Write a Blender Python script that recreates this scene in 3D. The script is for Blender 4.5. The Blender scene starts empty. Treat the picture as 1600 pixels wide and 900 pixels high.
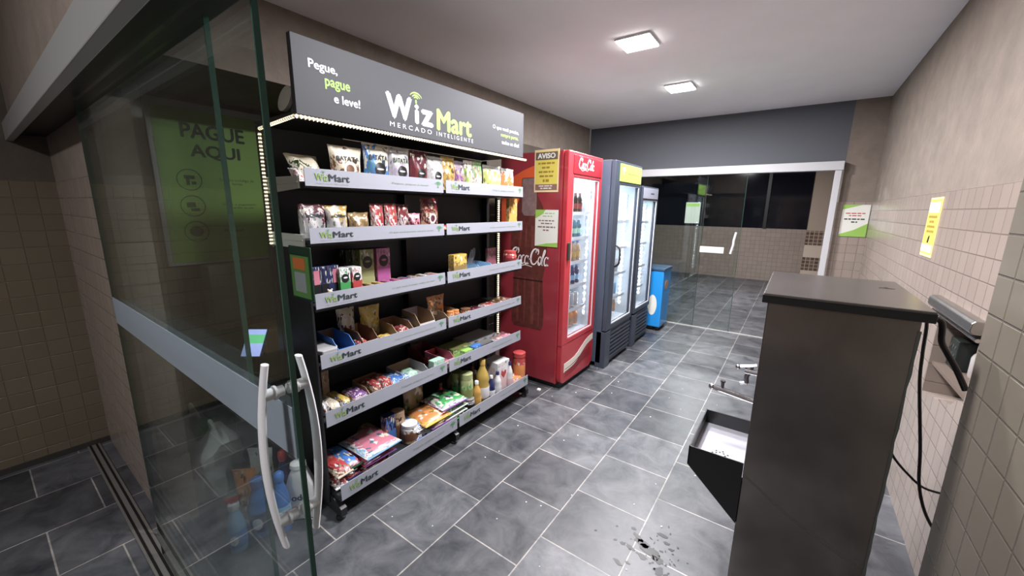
import bpy, bmesh, math, random
from mathutils import Vector, Matrix
random.seed(7)
C = bpy.context.scene.collection
SC = bpy.context.scene
# ---------------------------------------------------------------- camera
cd = bpy.data.cameras.new('camera'); cam = bpy.data.objects.new('camera', cd); C.objects.link(cam); SC.camera = cam
cd.sensor_width = 36; cd.lens = 612/1600*36; cd.clip_start = 0.02; cd.clip_end = 60
_r = ((0.8107453, 0.12753588, -0.57133761), (0.58525275, -0.15476684, 0.79594374), (0.01308727, -0.97968455, -0.20011721))
m = Matrix.Identity(4)
for i in range(3):
    m[i][0] = _r[i][0]; m[i][1] = -_r[i][1]; m[i][2] = -_r[i][2]
m[2][3] = 1.5
cam.matrix_world = m
# ---------------------------------------------------------------- world and exposure
w = bpy.data.worlds.new('world'); SC.world = w; w.use_nodes = True
w.node_tree.nodes['Background'].inputs[0].default_value = (0.55, 0.6, 0.7, 1)
w.node_tree.nodes['Background'].inputs[1].default_value = 0.06
SC.view_settings.view_transform = 'Standard'; SC.view_settings.look = 'None'
SC.view_settings.gamma = 1; SC.view_settings.use_curve_mapping = False
SC.view_settings.exposure = 0.18
P_LAMP = 76.0; P_PASS = 115.0; P_OUT = 56.0
LED_E = 3.2; COOL_E = 7.0

# ---------------------------------------------------------------- colours and materials
COL = dict(w=(.72,.72,.74), cream=(.68,.6,.44), silver=(.5,.49,.5), ltgrey=(.45,.45,.46), grey=(.22,.22,.23), dkgrey=(.07,.07,.08),
 blk=(.012,.012,.014), red=(.5,.03,.03), dkred=(.22,.015,.02), maroon=(.12,.015,.03), brown=(.2,.08,.03), dkbrown=(.05,.018,.008),
 tan=(.45,.28,.15), kraft=(.36,.22,.11), gold=(.6,.36,.04), dkgold=(.3,.19,.05), yellow=(.75,.5,.03), limeyellow=(.55,.62,.12),
 orange=(.75,.24,.03), lime=(.3,.6,.08), ltgreen=(.3,.62,.25), green=(.04,.35,.08), dkgreen=(.02,.08,.03), olive=(.22,.25,.06),
 ltolive=(.38,.42,.16), dkolive=(.035,.045,.02), mint=(.35,.65,.48), teal=(.05,.2,.28), blue=(.02,.18,.6), skyblue=(.2,.45,.7),
 navy=(.015,.025,.12), lilac=(.42,.34,.5), purple=(.2,.06,.3), magenta=(.5,.08,.35), pinkb=(.6,.16,.24), ltpink=(.75,.5,.52),
 mustard=(.62,.33,.03), oil=(.5,.33,.03), w2=(.75,.75,.72))
for _k, _c in list(COL.items()):                       # printed film and board read duller than pure ink
    _g = sum(_c)/3; COL[_k] = tuple((c*.8+_g*.2)*.82 for c in _c)
M = {}
def nt(name):
    ma = bpy.data.materials.new(name); ma.use_nodes = True
    return ma, ma.node_tree, ma.node_tree.nodes['Principled BSDF']
def mat(name, col=(.5,.5,.5), rough=.5, metal=0, coat=0, spec=.5, noise=0, nscale=8, bump=0, bscale=40, trans=0, ior=1.45, alpha=1):
    if name in M: return M[name]
    ma, t, b = nt(name)
    b.inputs['Base Color'].default_value = (*col, 1); b.inputs['Roughness'].default_value = rough
    b.inputs['Metallic'].default_value = metal; b.inputs['Coat Weight'].default_value = coat
    b.inputs['Specular IOR Level'].default_value = spec; b.inputs['Transmission Weight'].default_value = trans; b.inputs['IOR'].default_value = ior
    b.inputs['Alpha'].default_value = alpha
    if noise or bump: tc = t.nodes.new('ShaderNodeTexCoord')
    if noise:
        n = t.nodes.new('ShaderNodeTexNoise'); n.inputs['Scale'].default_value = nscale; n.inputs['Detail'].default_value = 6
        t.links.new(tc.outputs['Object'], n.inputs['Vector'])
        mx = t.nodes.new('ShaderNodeMix'); mx.data_type = 'RGBA'
        mx.inputs[6].default_value = (*[c*(1-noise) for c in col], 1); mx.inputs[7].default_value = (*[min(1, c*(1+noise)) for c in col], 1)
        t.links.new(n.outputs['Fac'], mx.inputs[0]); t.links.new(mx.outputs[2], b.inputs['Base Color'])
    if bump:
        n2 = t.nodes.new('ShaderNodeTexNoise'); n2.inputs['Scale'].default_value = bscale; n2.inputs['Detail'].default_value = 5
        t.links.new(tc.outputs['Object'], n2.inputs['Vector'])
        bp = t.nodes.new('ShaderNodeBump'); bp.inputs['Strength'].default_value = bump; bp.inputs['Distance'].default_value = .01
        t.links.new(n2.outputs['Fac'], bp.inputs['Height']); t.links.new(bp.outputs[0], b.inputs['Normal'])
    M[name] = ma; return ma
def cm(key, rough=.4):
    return mat('paint_%s_%d' % (key, int(rough*100)), COL[key], rough)
def emit(name, col, s):
    if name in M: return M[name]
    ma, t, b = nt(name)
    b.inputs['Base Color'].default_value = (*col, 1); b.inputs['Emission Color'].default_value = (*col, 1); b.inputs['Emission Strength'].default_value = s
    M[name] = ma; return ma
def glass(name, tint=(.9,.93,.92), boost=1.0, rough=0.0, ior=1.5):
    if name in M: return M[name]
    ma = bpy.data.materials.new(name); ma.use_nodes = True; t = ma.node_tree; t.nodes.clear()
    o = t.nodes.new('ShaderNodeOutputMaterial'); mx = t.nodes.new('ShaderNodeMixShader')
    tr = t.nodes.new('ShaderNodeBsdfTransparent'); tr.inputs[0].default_value = (*tint, 1)
    gl = t.nodes.new('ShaderNodeBsdfGlossy'); gl.inputs['Roughness'].default_value = rough; gl.inputs[0].default_value = (boost, boost, boost, 1)
    fr = t.nodes.new('ShaderNodeFresnel'); fr.inputs[0].default_value = ior
    ge = t.nodes.new('ShaderNodeNewGeometry'); mr = t.nodes.new('ShaderNodeMapRange'); mr.inputs[3].default_value = ior; mr.inputs[4].default_value = 1/ior
    t.links.new(ge.outputs['Backfacing'], mr.inputs[0]); t.links.new(mr.outputs[0], fr.inputs[0])      # same reflection on both faces of the pane
    t.links.new(fr.outputs[0], mx.inputs[0]); t.links.new(tr.outputs[0], mx.inputs[1]); t.links.new(gl.outputs[0], mx.inputs[2])
    t.links.new(mx.outputs[0], o.inputs[0]); M[name] = ma; return ma
def frost(name, col, amount):
    if name in M: return M[name]
    ma = bpy.data.materials.new(name); ma.use_nodes = True; t = ma.node_tree; b = t.nodes['Principled BSDF']
    b.inputs['Base Color'].default_value = (*col, 1); b.inputs['Roughness'].default_value = .6; b.inputs['Alpha'].default_value = amount
    M[name] = ma; return ma
def pack(cols, seed, speck=0):
    """printed wrapping: top, middle and bottom colour with swirls"""
    name = 'pack_' + '_'.join(cols) + ('_s' if speck else '')
    if name in M: return M[name]
    ma, t, b = nt(name)
    b.inputs['Roughness'].default_value = .32; b.inputs['Coat Weight'].default_value = .25
    tc = t.nodes.new('ShaderNodeTexCoord'); sp = t.nodes.new('ShaderNodeSeparateXYZ'); t.links.new(tc.outputs['Generated'], sp.inputs[0])
    n = t.nodes.new('ShaderNodeTexNoise'); n.inputs['Scale'].default_value = 3.2 if not speck else 16; n.inputs['Detail'].default_value = 3.5; n.inputs['Distortion'].default_value = 1.6
    mp = t.nodes.new('ShaderNodeMapping'); mp.inputs['Location'].default_value = (seed*1.7 % 9, seed*.9 % 7, seed*.37 % 5)
    t.links.new(tc.outputs['Generated'], mp.inputs[0]); t.links.new(mp.outputs[0], n.inputs['Vector'])
    ad = t.nodes.new('ShaderNodeMath'); ad.operation = 'MULTIPLY_ADD'; ad.inputs[1].default_value = 1.6; ad.inputs[2].default_value = -.8
    t.links.new(n.outputs['Fac'], ad.inputs[0])
    # use the axis that runs up (and a bit across) the pack
    s1 = t.nodes.new('ShaderNodeMath'); s1.operation = 'MULTIPLY_ADD'; s1.inputs[1].default_value = .35
    t.links.new(sp.outputs[0], s1.inputs[0]); t.links.new(sp.outputs[2], s1.inputs[2])
    s2 = t.nodes.new('ShaderNodeMath'); s2.operation = 'ADD'; t.links.new(s1.outputs[0], s2.inputs[0]); t.links.new(ad.outputs[0], s2.inputs[1])
    r = t.nodes.new('ShaderNodeValToRGB'); r.color_ramp.interpolation = 'CONSTANT'
    e = r.color_ramp.elements; e[0].position = 0; e[0].color = (*COL[cols[2]], 1); e[1].position = .38; e[1].color = (*COL[cols[1]], 1)
    for p, c in ((.62, cols[2]), (.78, cols[0]), (1.12, cols[0])):
        x = e.new(min(p, 1)); x.color = (*COL[c], 1)
    t.links.new(s2.outputs[0], r.inputs[0])
    vo = t.nodes.new('ShaderNodeTexVoronoi'); vo.inputs['Scale'].default_value = 9; t.links.new(mp.outputs[0], vo.inputs['Vector'])
    cr = t.nodes.new('ShaderNodeValToRGB'); cr.color_ramp.interpolation = 'CONSTANT'; ce = cr.color_ramp.elements
    ce[0].color = (*[c*.35 for c in COL[cols[1]]], 1); ce[1].position = .3; ce[1].color = (*COL['cream'], 1)
    x = ce.new(.6); x.color = (*COL[cols[2]], 1); x = ce.new(.85); x.color = (.5, .5, .5, 1)
    hs_ = t.nodes.new('ShaderNodeSeparateColor'); t.links.new(vo.outputs['Color'], hs_.inputs[0]); t.links.new(hs_.outputs[0], cr.inputs[0])
    th = t.nodes.new('ShaderNodeMath'); th.operation = 'GREATER_THAN'; th.inputs[1].default_value = .78; t.links.new(hs_.outputs[1], th.inputs[0])
    mm = t.nodes.new('ShaderNodeMix'); mm.data_type = 'RGBA'; t.links.new(th.outputs[0], mm.inputs[0]); t.links.new(r.outputs[0], mm.inputs[6]); t.links.new(cr.outputs[0], mm.inputs[7])
    t.links.new(mm.outputs[2], b.inputs['Base Color'])
    bp = t.nodes.new('ShaderNodeBump'); bp.inputs['Strength'].default_value = .25; bp.inputs['Distance'].default_value = .01
    n3 = t.nodes.new('ShaderNodeTexNoise'); n3.inputs['Scale'].default_value = 5; t.links.new(tc.outputs['Generated'], n3.inputs['Vector'])
    t.links.new(n3.outputs['Fac'], bp.inputs['Height']); t.links.new(bp.outputs[0], b.inputs['Normal'])
    M[name] = ma; return ma

# ---------------------------------------------------------------- mesh helpers
def box(bm, x0, x1, y0, y1, z0, z1, bev=0, seg=2):
    vs = [bm.verts.new(p) for p in ((x0,y0,z0),(x1,y0,z0),(x1,y1,z0),(x0,y1,z0),(x0,y0,z1),(x1,y0,z1),(x1,y1,z1),(x0,y1,z1))]
    fs = [bm.faces.new([vs[i] for i in f]) for f in ((0,3,2,1),(4,5,6,7),(0,1,5,4),(1,2,6,5),(2,3,7,6),(3,0,4,7))]
    if bev:
        es = list({e for f in fs for e in f.edges})
        bmesh.ops.bevel(bm, geom=es, offset=bev, segments=seg, profile=.5, affect='EDGES')
    return vs
def prism(bm, pts, origin, u, v, n, d, bev=0):
    """polygon pts in the u,v plane through origin, extruded by d along n"""
    o, u, v, n = Vector(origin), Vector(u), Vector(v), Vector(n)
    a = [bm.verts.new(o+u*p[0]+v*p[1]) for p in pts]; b = [bm.verts.new(o+u*p[0]+v*p[1]+n*d) for p in pts]
    k = len(pts)
    fs = [bm.faces.new(a[::-1]), bm.faces.new(b)] + [bm.faces.new((a[i], a[(i+1) % k], b[(i+1) % k], b[i])) for i in range(k)]
    if bev: bmesh.ops.bevel(bm, geom=list({e for f in fs for e in f.edges}), offset=bev, segments=2, profile=.5, affect='EDGES')
def tube(bm, pts, r, seg=10, cap=True):
    pts = [Vector(p) for p in pts]; rs = r if isinstance(r, (list, tuple)) else [r]*len(pts); rings = []
    up = None
    for i, p in enumerate(pts):
        d = (pts[min(i+1, len(pts)-1)] - pts[max(i-1, 0)]).normalized()
        if up is None: up = Vector((0,0,1)) if abs(d.z) < .9 else Vector((1,0,0))
        a = d.cross(up).normalized(); b = a.cross(d).normalized(); up = b
        rings.append([bm.verts.new(p + a*rs[i]*math.cos(2*math.pi*k/seg) + b*rs[i]*math.sin(2*math.pi*k/seg)) for k in range(seg)])
    for q in range(len(rings)-1):
        for k in range(seg): bm.faces.new((rings[q][k], rings[q][(k+1) % seg], rings[q+1][(k+1) % seg], rings[q+1][k]))
    if cap:
        bm.faces.new(rings[0][::-1]); bm.faces.new(rings[-1])
def lathe(bm, prof, cx=0, cy=0, cz=0, seg=20):
    rings = [[bm.verts.new((cx+r*math.cos(2*math.pi*k/seg), cy+r*math.sin(2*math.pi*k/seg), cz+z)) for k in range(seg)] for r, z in prof]
    for q in range(len(rings)-1):
        for k in range(seg): bm.faces.new((rings[q][k], rings[q][(k+1) % seg], rings[q+1][(k+1) % seg], rings[q+1][k]))
    bm.faces.new(rings[0][::-1]); bm.faces.new(rings[-1])
def spline(pts, n=8):
    P = [Vector(p) for p in pts]; P = [P[0]*2-P[1]] + P + [P[-1]*2-P[-2]]; out = []
    for i in range(1, len(P)-2):
        for k in range(n):
            s = k/n
            out.append(.5*((2*P[i]) + (P[i+1]-P[i-1])*s + (2*P[i-1]-5*P[i]+4*P[i+1]-P[i+2])*s*s + (3*P[i]-P[i-1]-3*P[i+1]+P[i+2])*s**3))
    out.append(P[-2]); return out
def wloc(o):
    v = Vector((0,0,0))
    while o is not None: v += o.location; o = o.parent
    return v
def obj(name, bm, m, parent=None, world=True, smooth=False):
    """link one mesh; verts are world coordinates when world=True (the parent chain only translates)"""
    bmesh.ops.recalc_face_normals(bm, faces=bm.faces[:])
    me = bpy.data.meshes.new(name)
    bm.to_mesh(me); bm.free()
    if parent is not None:
        off = wloc(parent) if world else Vector((0,0,0))
    elif world and len(me.vertices):
        xs = [v.co for v in me.vertices]
        off = Vector(((min(c.x for c in xs)+max(c.x for c in xs))/2, (min(c.y for c in xs)+max(c.y for c in xs))/2, min(c.z for c in xs)))
    else: off = Vector((0,0,0))
    if off.length > 0: me.transform(Matrix.Translation(-off))
    if smooth:
        for p in me.polygons: p.use_smooth = True
    me.materials.append(m)
    o = bpy.data.objects.new(name, me); C.objects.link(o)
    if parent is not None: o.parent = parent
    else: o.location = off
    if smooth:
        md = o.modifiers.new('edges', 'EDGE_SPLIT'); md.split_angle = math.radians(42)
    return o
def B(*a, **k):
    bm = bmesh.new(); box(bm, *a, **k); return bm
def tag(o, label, cat, group=None):
    o['label'] = label; o['category'] = cat
    if group: o['group'] = group
    return o
def thing(name, label, cat, loc, group=None, rot=None):
    o = bpy.data.objects.new(name, None); C.objects.link(o); o.location = loc; o.empty_display_size = .05
    if rot: o.rotation_euler = rot
    return tag(o, label, cat, group)
def struct(name, bm, m, parent=None):
    o = obj(name, bm, m, parent)
    if parent is None: o['kind'] = 'structure'
    return o
def dup(o, parent=None):
    c = o.copy(); C.objects.link(c)
    if parent is not None: c.parent = parent
    for ch in list(o.children):
        k = ch.copy(); C.objects.link(k); k.parent = c
        for g in ch.children:
            d = g.copy(); C.objects.link(d); d.parent = k
    return c
# flat frames: (origin, u, v); u reads left to right, v up, u x v points at the reader
PX = (Vector((0,1,0)), Vector((0,0,1)))       # faces +x
NX = (Vector((0,-1,0)), Vector((0,0,1)))      # faces -x
NY = (Vector((1,0,0)), Vector((0,0,1)))       # faces -y
def text_bm(s, w_, h_, origin, uv, th=.0008, shear=0, bold=0, keep=False, f=None):
    cu = bpy.data.curves.new('t', 'FONT'); cu.body = s; cu.size = 1; cu.shear = shear; cu.resolution_u = 3
    cu.align_x = 'CENTER'
    to = bpy.data.objects.new('t', cu); C.objects.link(to)
    dg = bpy.context.evaluated_depsgraph_get(); me = bpy.data.meshes.new_from_object(to.evaluated_get(dg))
    bpy.data.objects.remove(to); bpy.data.curves.remove(cu)
    bm = bmesh.new(); bm.from_mesh(me)
    if bold:                                          # heavier weight: the same glyphs laid down again slightly to each side
        for dx, dy, dz in ((bold*1.6, 0, 1), (-bold*1.6, 0, 2), (0, bold*1.2, 3), (0, -bold*1.2, 4)):
            q = bmesh.new(); q.from_mesh(me); bmesh.ops.translate(q, vec=(dx, dy, dz), verts=q.verts[:]); tmp = bpy.data.meshes.new('t'); q.to_mesh(tmp); q.free(); bm.from_mesh(tmp); bpy.data.meshes.remove(tmp)
    bpy.data.meshes.remove(me)
    xs = [v.co.x for v in bm.verts]; ys = [v.co.y for v in bm.verts]
    cx, cy = (min(xs)+max(xs))/2, (min(ys)+max(ys))/2; sx = w_/(max(xs)-min(xs)); sy = h_/(max(ys)-min(ys))
    if keep: sx = sy = min(sx, sy)
    o = Vector(origin); u, v = uv; n = u.cross(v)
    for q in bm.verts:
        a, b = (q.co.x-cx)*sx, (q.co.y-cy)*sy
        q.co = (o + u*a + v*b + n*(th+q.co.z*.00012)) if f is None else Vector((o.x+a, f(o.x+a, o.z+b)-th-q.co.z*.00012, o.z+b))
    return bm
def text(name, s, w_, h_, origin, uv, m, parent, **k):
    bm = text_bm(s, w_, h_, origin, uv, **k)
    me = bpy.data.meshes.new(name); bm.to_mesh(me); bm.free(); me.materials.append(m)
    off = wloc(parent)
    if k.get('f') is None: me.transform(Matrix.Translation(-off))
    o = bpy.data.objects.new(name, me); C.objects.link(o); o.parent = parent; return o
def disc_pts(rx, rz, n=20, a0=0): return [(rx*math.cos(2*math.pi*i/n+a0), rz*math.sin(2*math.pi*i/n+a0)) for i in range(n)]
def ribbon(bm, pts, wd, o, uv, th=.001):
    """flat brush stroke with tapered ends"""
    o = Vector(o); u, v = uv; n = u.cross(v); k = len(pts); L = []; R = []
    for i, p in enumerate(pts):
        a = Vector(pts[max(i-1, 0)]); b = Vector(pts[min(i+1, k-1)]); d = (b-a).normalized(); q = Vector((-d.y, d.x))
        ww = wd*(.45+.55*math.sin(math.pi*min(max(i/(k-1), .08), .92)))
        for lst, s in ((L, 1), (R, -1)):
            c = Vector(p)+q*ww*s; lst.append(bm.verts.new(o+u*c.x+v*c.y+n*th))
    for i in range(k-1): bm.faces.new((L[i], R[i], R[i+1], L[i+1]))
def script_logo(bm, o, uv, W, H, th=.001):
    """the two-word script lettering on the red cooler, drawn as brush strokes"""
    def arc(cx, cy, rx, ry, a0, a1, n=16): return [(cx+rx*math.cos(math.radians(a0+(a1-a0)*i/n)), cy+ry*math.sin(math.radians(a0+(a1-a0)*i/n))) for i in range(n+1)]
    S = []
    def capC(x): S.append((arc(x+.42, .52, .36, .46, 40, 330), .075)); S.append((arc(x+.62, .80, .13, .16, -60, 200), .05)); S.append(([(x+.78,.30),(x+.95,.16),(x+1.02,.10)], .04))
    def o_(x): S.append((arc(x+.17, .3, .15, .25, 90, 450), .055)); S.append((arc(x+.28, .55, .12, .08, 200, 330, 6), .03))
    def c_(x): S.append((arc(x+.18, .3, .16, .26, 55, 320), .055))
    def a_(x): S.append((arc(x+.17, .3, .15, .25, 60, 420), .055)); S.append(([(x+.33,.55),(x+.31,.2),(x+.36,.06),(x+.46,.1)], .05))
    capC(0); o_(.78); c_(1.13); a_(1.47); S.append(([(1.9,.34),(2.1,.37)], .05)); capC(2.0); o_(2.8)
    S.append(([(3.2,.1),(3.17,.4),(3.24,.85),(3.33,.95),(3.36,.8),(3.22,.4),(3.24,.08),(3.34,.06)], .05)); a_(3.4)
    S.append(([(.55,.02),(1.0,-.12),(1.6,-.02),(2.3,-.1)], .035))
    for pts, wd in S:
        q = [((x+.22*y)/4.05*W - W/2, (y-.45)*H) for x, y in pts]
        q = [(p[0], p[1]) for p in spline([(a, b, 0) for a, b in q], 3)]
        ribbon(bm, q, wd*H*.75, o, uv, th)
def wifi(bm, o, uv, s, th=.001):
    for r in (.35, .65, 1.0):
        pts = [(s*r*math.cos(math.radians(a)), s*r*.75*math.sin(math.radians(a))) for a in range(25, 160, 9)]
        ribbon(bm, pts, s*.09, o, uv, th)
    prism(bm, [(x, y-s*.25) for x, y in disc_pts(s*.13, s*.25, 10)], Vector(o), uv[0], uv[1], uv[0].cross(uv[1]), th)

# shared plain materials
black_metal = mat('black powder coated metal', (.012,.012,.014), .42)
dark_panel = mat('dark shelf back panel', (.02,.022,.03), .5)
white_plastic = mat('white plastic', (.62,.62,.64), .4)
chrome = mat('chrome', (.6,.6,.62), .18, 1)
steel = mat('brushed steel', (.45,.44,.43), .3, 1, noise=.15, nscale=30)
alu = mat('white painted aluminium', (.5,.5,.5), .4)
ink = mat('dark ink', (.02,.03,.035), .6)
logo_green = mat('logo green', (.28,.5,.09), .5)
logo_grey = mat('logo grey', (.5,.5,.54), .5)
paper = mat('white paper', (.66,.67,.62), .6)
paper_green = mat('green print', (.27,.47,.09), .6)
cool_led = emit('cool white LED', (.85,.93,1), COOL_E*6)
warm_led = emit('warm white LED', (1,.86,.6), LED_E*1.3)
lamp_em = emit('lamp diffuser glow', (1,.98,.95), 20)
door_glass = glass('door glass', (.89,.92,.91), 1.0)
cooler_glass = glass('cooler door glass', (.93,.95,.97), 1.0)
glass_edge = mat('green glass edge', (.03,.08,.06), .15)
# ================================================================ THE ROOM
TZ = 1.61
def wall_mat(name, axis, zt=TZ, tile=(.305,.25,.215), plaster=(.21,.172,.142), tw=.09, rock=False, sc=1.0, mo=.70):
    ma, t, b = nt(name); L = t.links
    tc = t.nodes.new('ShaderNodeTexCoord'); g = t.nodes.new('ShaderNodeNewGeometry'); sp = t.nodes.new('ShaderNodeSeparateXYZ'); L.new(g.outputs['Position'], sp.inputs[0])
    cb = t.nodes.new('ShaderNodeCombineXYZ'); L.new(sp.outputs[1 if axis == 'x' else 0], cb.inputs[0]); 
    sub = t.nodes.new('ShaderNodeMath'); sub.operation = 'SUBTRACT'; sub.inputs[1].default_value = zt; L.new(sp.outputs[2], sub.inputs[0]); L.new(sub.outputs[0], cb.inputs[1])
    br = t.nodes.new('ShaderNodeTexBrick'); br.offset = 0; br.squash = 1; L.new(cb.outputs[0], br.inputs['Vector'])
    br.inputs['Scale'].default_value = 1; br.inputs['Brick Width'].default_value = tw; br.inputs['Row Height'].default_value = tw
    br.inputs['Mortar Size'].default_value = .0035; br.inputs['Mortar Smooth'].default_value = .6
    br.inputs['Color1'].default_value = (*tile, 1); br.inputs['Color2'].default_value = (*[c*.9 for c in tile], 1); br.inputs['Mortar'].default_value = (*[c*mo for c in tile], 1)
    n = t.nodes.new('ShaderNodeTexNoise'); n.inputs['Scale'].default_value = 7; n.inputs['Detail'].default_value = 8; n.inputs['Roughness'].default_value = .65; L.new(g.outputs['Position'], n.inputs['Vector'])
    r = t.nodes.new('ShaderNodeValToRGB'); r.color_ramp.elements[0].position = .33; r.color_ramp.elements[1].position = .7
    lo = tuple(c*(.35 if rock else .82) for c in plaster); r.color_ramp.elements[0].color = (*lo, 1); r.color_ramp.elements[1].color = (*[c*1.1 for c in plaster], 1)
    L.new(n.outputs['Fac'], r.inputs[0])
    gt = t.nodes.new('ShaderNodeMath'); gt.operation = 'GREATER_THAN'; gt.inputs[1].default_value = zt; L.new(sp.outputs[2], gt.inputs[0])
    mx = t.nodes.new('ShaderNodeMix'); mx.data_type = 'RGBA'; L.new(gt.outputs[0], mx.inputs[0]); L.new(br.outputs['Color'], mx.inputs[6]); L.new(r.outputs[0], mx.inputs[7]); L.new(mx.outputs[2], b.inputs['Base Color'])
    ro = t.nodes.new('ShaderNodeMapRange'); ro.inputs[3].default_value = .22; ro.inputs[4].default_value = .9; L.new(gt.outputs[0], ro.inputs[0]); L.new(ro.outputs[0], b.inputs['Roughness'])
    inv = t.nodes.new('ShaderNodeMath'); inv.operation = 'SUBTRACT'; inv.inputs[0].default_value = 1; L.new(br.outputs['Fac'], inv.inputs[1])
    hm = t.nodes.new('ShaderNodeMix'); L.new(gt.outputs[0], hm.inputs[0]); L.new(inv.outputs[0], hm.inputs[2])
    n2 = t.nodes.new('ShaderNodeTexNoise'); n2.inputs['Scale'].default_value = 35; n2.inputs['Detail'].default_value = 6; L.new(g.outputs['Position'], n2.inputs['Vector']); L.new(n2.outputs['Fac'], hm.inputs[3])
    bp = t.nodes.new('ShaderNodeBump'); bp.inputs['Strength'].default_value = .55; bp.inputs['Distance'].default_value = .006; L.new(hm.outputs[0], bp.inputs['Height']); L.new(bp.outputs[0], b.inputs['Normal'])
    return ma
def floor_mat():
    ma, t, b = nt('slate floor tiles'); L = t.links
    g = t.nodes.new('ShaderNodeNewGeometry'); sp = t.nodes.new('ShaderNodeSeparateXYZ'); L.new(g.outputs['Position'], sp.inputs[0])
    cb = t.nodes.new('ShaderNodeCombineXYZ'); 
    ay = t.nodes.new('ShaderNodeMath'); ay.operation = 'ADD'; ay.inputs[1].default_value = -1.355+.385*20; L.new(sp.outputs[1], ay.inputs[0]); L.new(ay.outputs[0], cb.inputs[0])
    ax = t.nodes.new('ShaderNodeMath'); ax.operation = 'ADD'; ax.inputs[1].default_value = 1.53+.37*21; L.new(sp.outputs[0], ax.inputs[0]); L.new(ax.outputs[0], cb.inputs[1])
    br = t.nodes.new('ShaderNodeTexBrick'); br.offset = .5; L.new(cb.outputs[0], br.inputs['Vector'])
    br.inputs['Scale'].default_value = 1; br.inputs['Brick Width'].default_value = .385; br.inputs['Row Height'].default_value = .37; br.inputs['Mortar Size'].default_value = .0035; br.inputs['Mortar Smooth'].default_value = .3
    br.inputs['Color1'].default_value = (.042,.045,.052,1); br.inputs['Color2'].default_value = (.088,.093,.105,1); br.inputs['Mortar'].default_value = (.27,.26,.25,1)
    n = t.nodes.new('ShaderNodeTexNoise'); n.inputs['Scale'].default_value = 6.5; n.inputs['Detail'].default_value = 12; n.inputs['Roughness'].default_value = .68; n.inputs['Distortion'].default_value = .6; L.new(g.outputs['Position'], n.inputs['Vector'])
    r = t.nodes.new('ShaderNodeValToRGB'); r.color_ramp.elements[0].position = .3; r.color_ramp.elements[0].color = (.30,.32,.36,1); r.color_ramp.elements[1].position = .72; r.color_ramp.elements[1].color = (1.75,1.68,1.6,1); L.new(n.outputs['Fac'], r.inputs[0])
    mx = t.nodes.new('ShaderNodeMix'); mx.data_type = 'RGBA'; mx.blend_type = 'MULTIPLY'; mx.inputs[0].default_value = 1; L.new(br.outputs['Color'], mx.inputs[6]); L.new(r.outputs[0], mx.inputs[7]); L.new(mx.outputs[2], b.inputs['Base Color'])
    mr = t.nodes.new('ShaderNodeMapRange'); mr.inputs[3].default_value = .30; mr.inputs[4].default_value = .52; L.new(n.outputs['Fac'], mr.inputs[0]); L.new(mr.outputs[0], b.inputs['Roughness'])
    n2 = t.nodes.new('ShaderNodeTexNoise'); n2.inputs['Scale'].default_value = 5; n2.inputs['Detail'].default_value = 7; n2.inputs['Roughness'].default_value = .5; L.new(g.outputs['Position'], n2.inputs['Vector'])
    ms = t.nodes.new('ShaderNodeMath'); ms.operation = 'MULTIPLY_ADD'; ms.inputs[1].default_value = -.6; L.new(br.outputs['Fac'], ms.inputs[0]); L.new(n2.outputs['Fac'], ms.inputs[2])
    bp = t.nodes.new('ShaderNodeBump'); bp.inputs['Strength'].default_value = .3; bp.inputs['Distance'].default_value = .008; L.new(ms.outputs[0], bp.inputs['Height']); L.new(bp.outputs[0], b.inputs['Normal'])
    return ma
wl = wall_mat('dull beige tile, left wall', 'x', tile=(.13,.108,.075), plaster=(.085,.07,.055), mo=.85)  # tile and plaster colours darkened to stand for low light here
wx = wall_mat('beige tile below plaster, side walls', 'x'); wy = wall_mat('beige tile below plaster, cross walls', 'y')
wnear = wall_mat('grey beige bevelled tile, near wall', 'x', zt=1.645, tile=(.155,.135,.108), plaster=(.12,.105,.1), tw=.095, rock=True)
wback = wall_mat('low tiled wall of the passage', 'y', zt=1.14, plaster=(.012,.012,.014))
ceil_m = mat('ceiling paint', (.92,.9,.93), .85, noise=.05, nscale=3)
struct('floor', B(-4.2, 1.1, -2.6, 10.6, -.1, 0), floor_mat())
struct('ceiling', B(-4.2, 1.1, -2.6, 10.6, 2.62, 2.72), ceil_m)
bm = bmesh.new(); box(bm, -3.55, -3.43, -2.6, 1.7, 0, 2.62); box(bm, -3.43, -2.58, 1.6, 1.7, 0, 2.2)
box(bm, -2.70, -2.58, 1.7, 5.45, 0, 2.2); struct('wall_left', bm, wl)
struct('trim_1', B(-3.43, -2.58, .34, 5.45, 2.2, 2.62), wx)                       # lowered ceiling box along the left wall
struct('wall_front', B(-3.43, .40, .228, .36, 1.90, 2.62), wy)                     # above the sliding front door
struct('wall_hall', B(-3.55, .40, -2.5, -2.4, 0, 2.62), wy)
struct('wall_left_return', B(-3.43, -2.2, .345, .46, 0, 1.90), wy)
bm = bmesh.new()                                                                  # right wall with an open service niche
box(bm, .59, .80, 1.42, 2.10, 0, 2.62); box(bm, .59, .80, 2.60, 10.2, 0, 2.62); box(bm, .59, .80, 2.10, 2.60, 1.07, 2.62)
prism(bm, [(2.10,0),(2.60,0),(2.60,.66),(2.52,.672),(2.44,.70),(2.40,.695),(2.30,.735),(2.22,.745),(2.16,.79),(2.10,.80)], (.59,0,0), (0,1,0), (0,0,1), (1,0,0), .21)
box(bm, .80, .86, 1.42, 2.7, 0, 2.62)
struct('wall_right', bm, wx)
struct('wall_right_near', B(.40, .86, -2.4, 1.42, 0, 2.62), wnear)
bm = B(.32, .59, 5.5, 5.75, 0, 2.62); struct('wall_back_column', bm, wy)
struct('wall_back_header', B(-2.58, .32, 5.5, 5.62, 2.0, 2.62), mat('header paint', (.10,.105,.12), .85))
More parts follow.
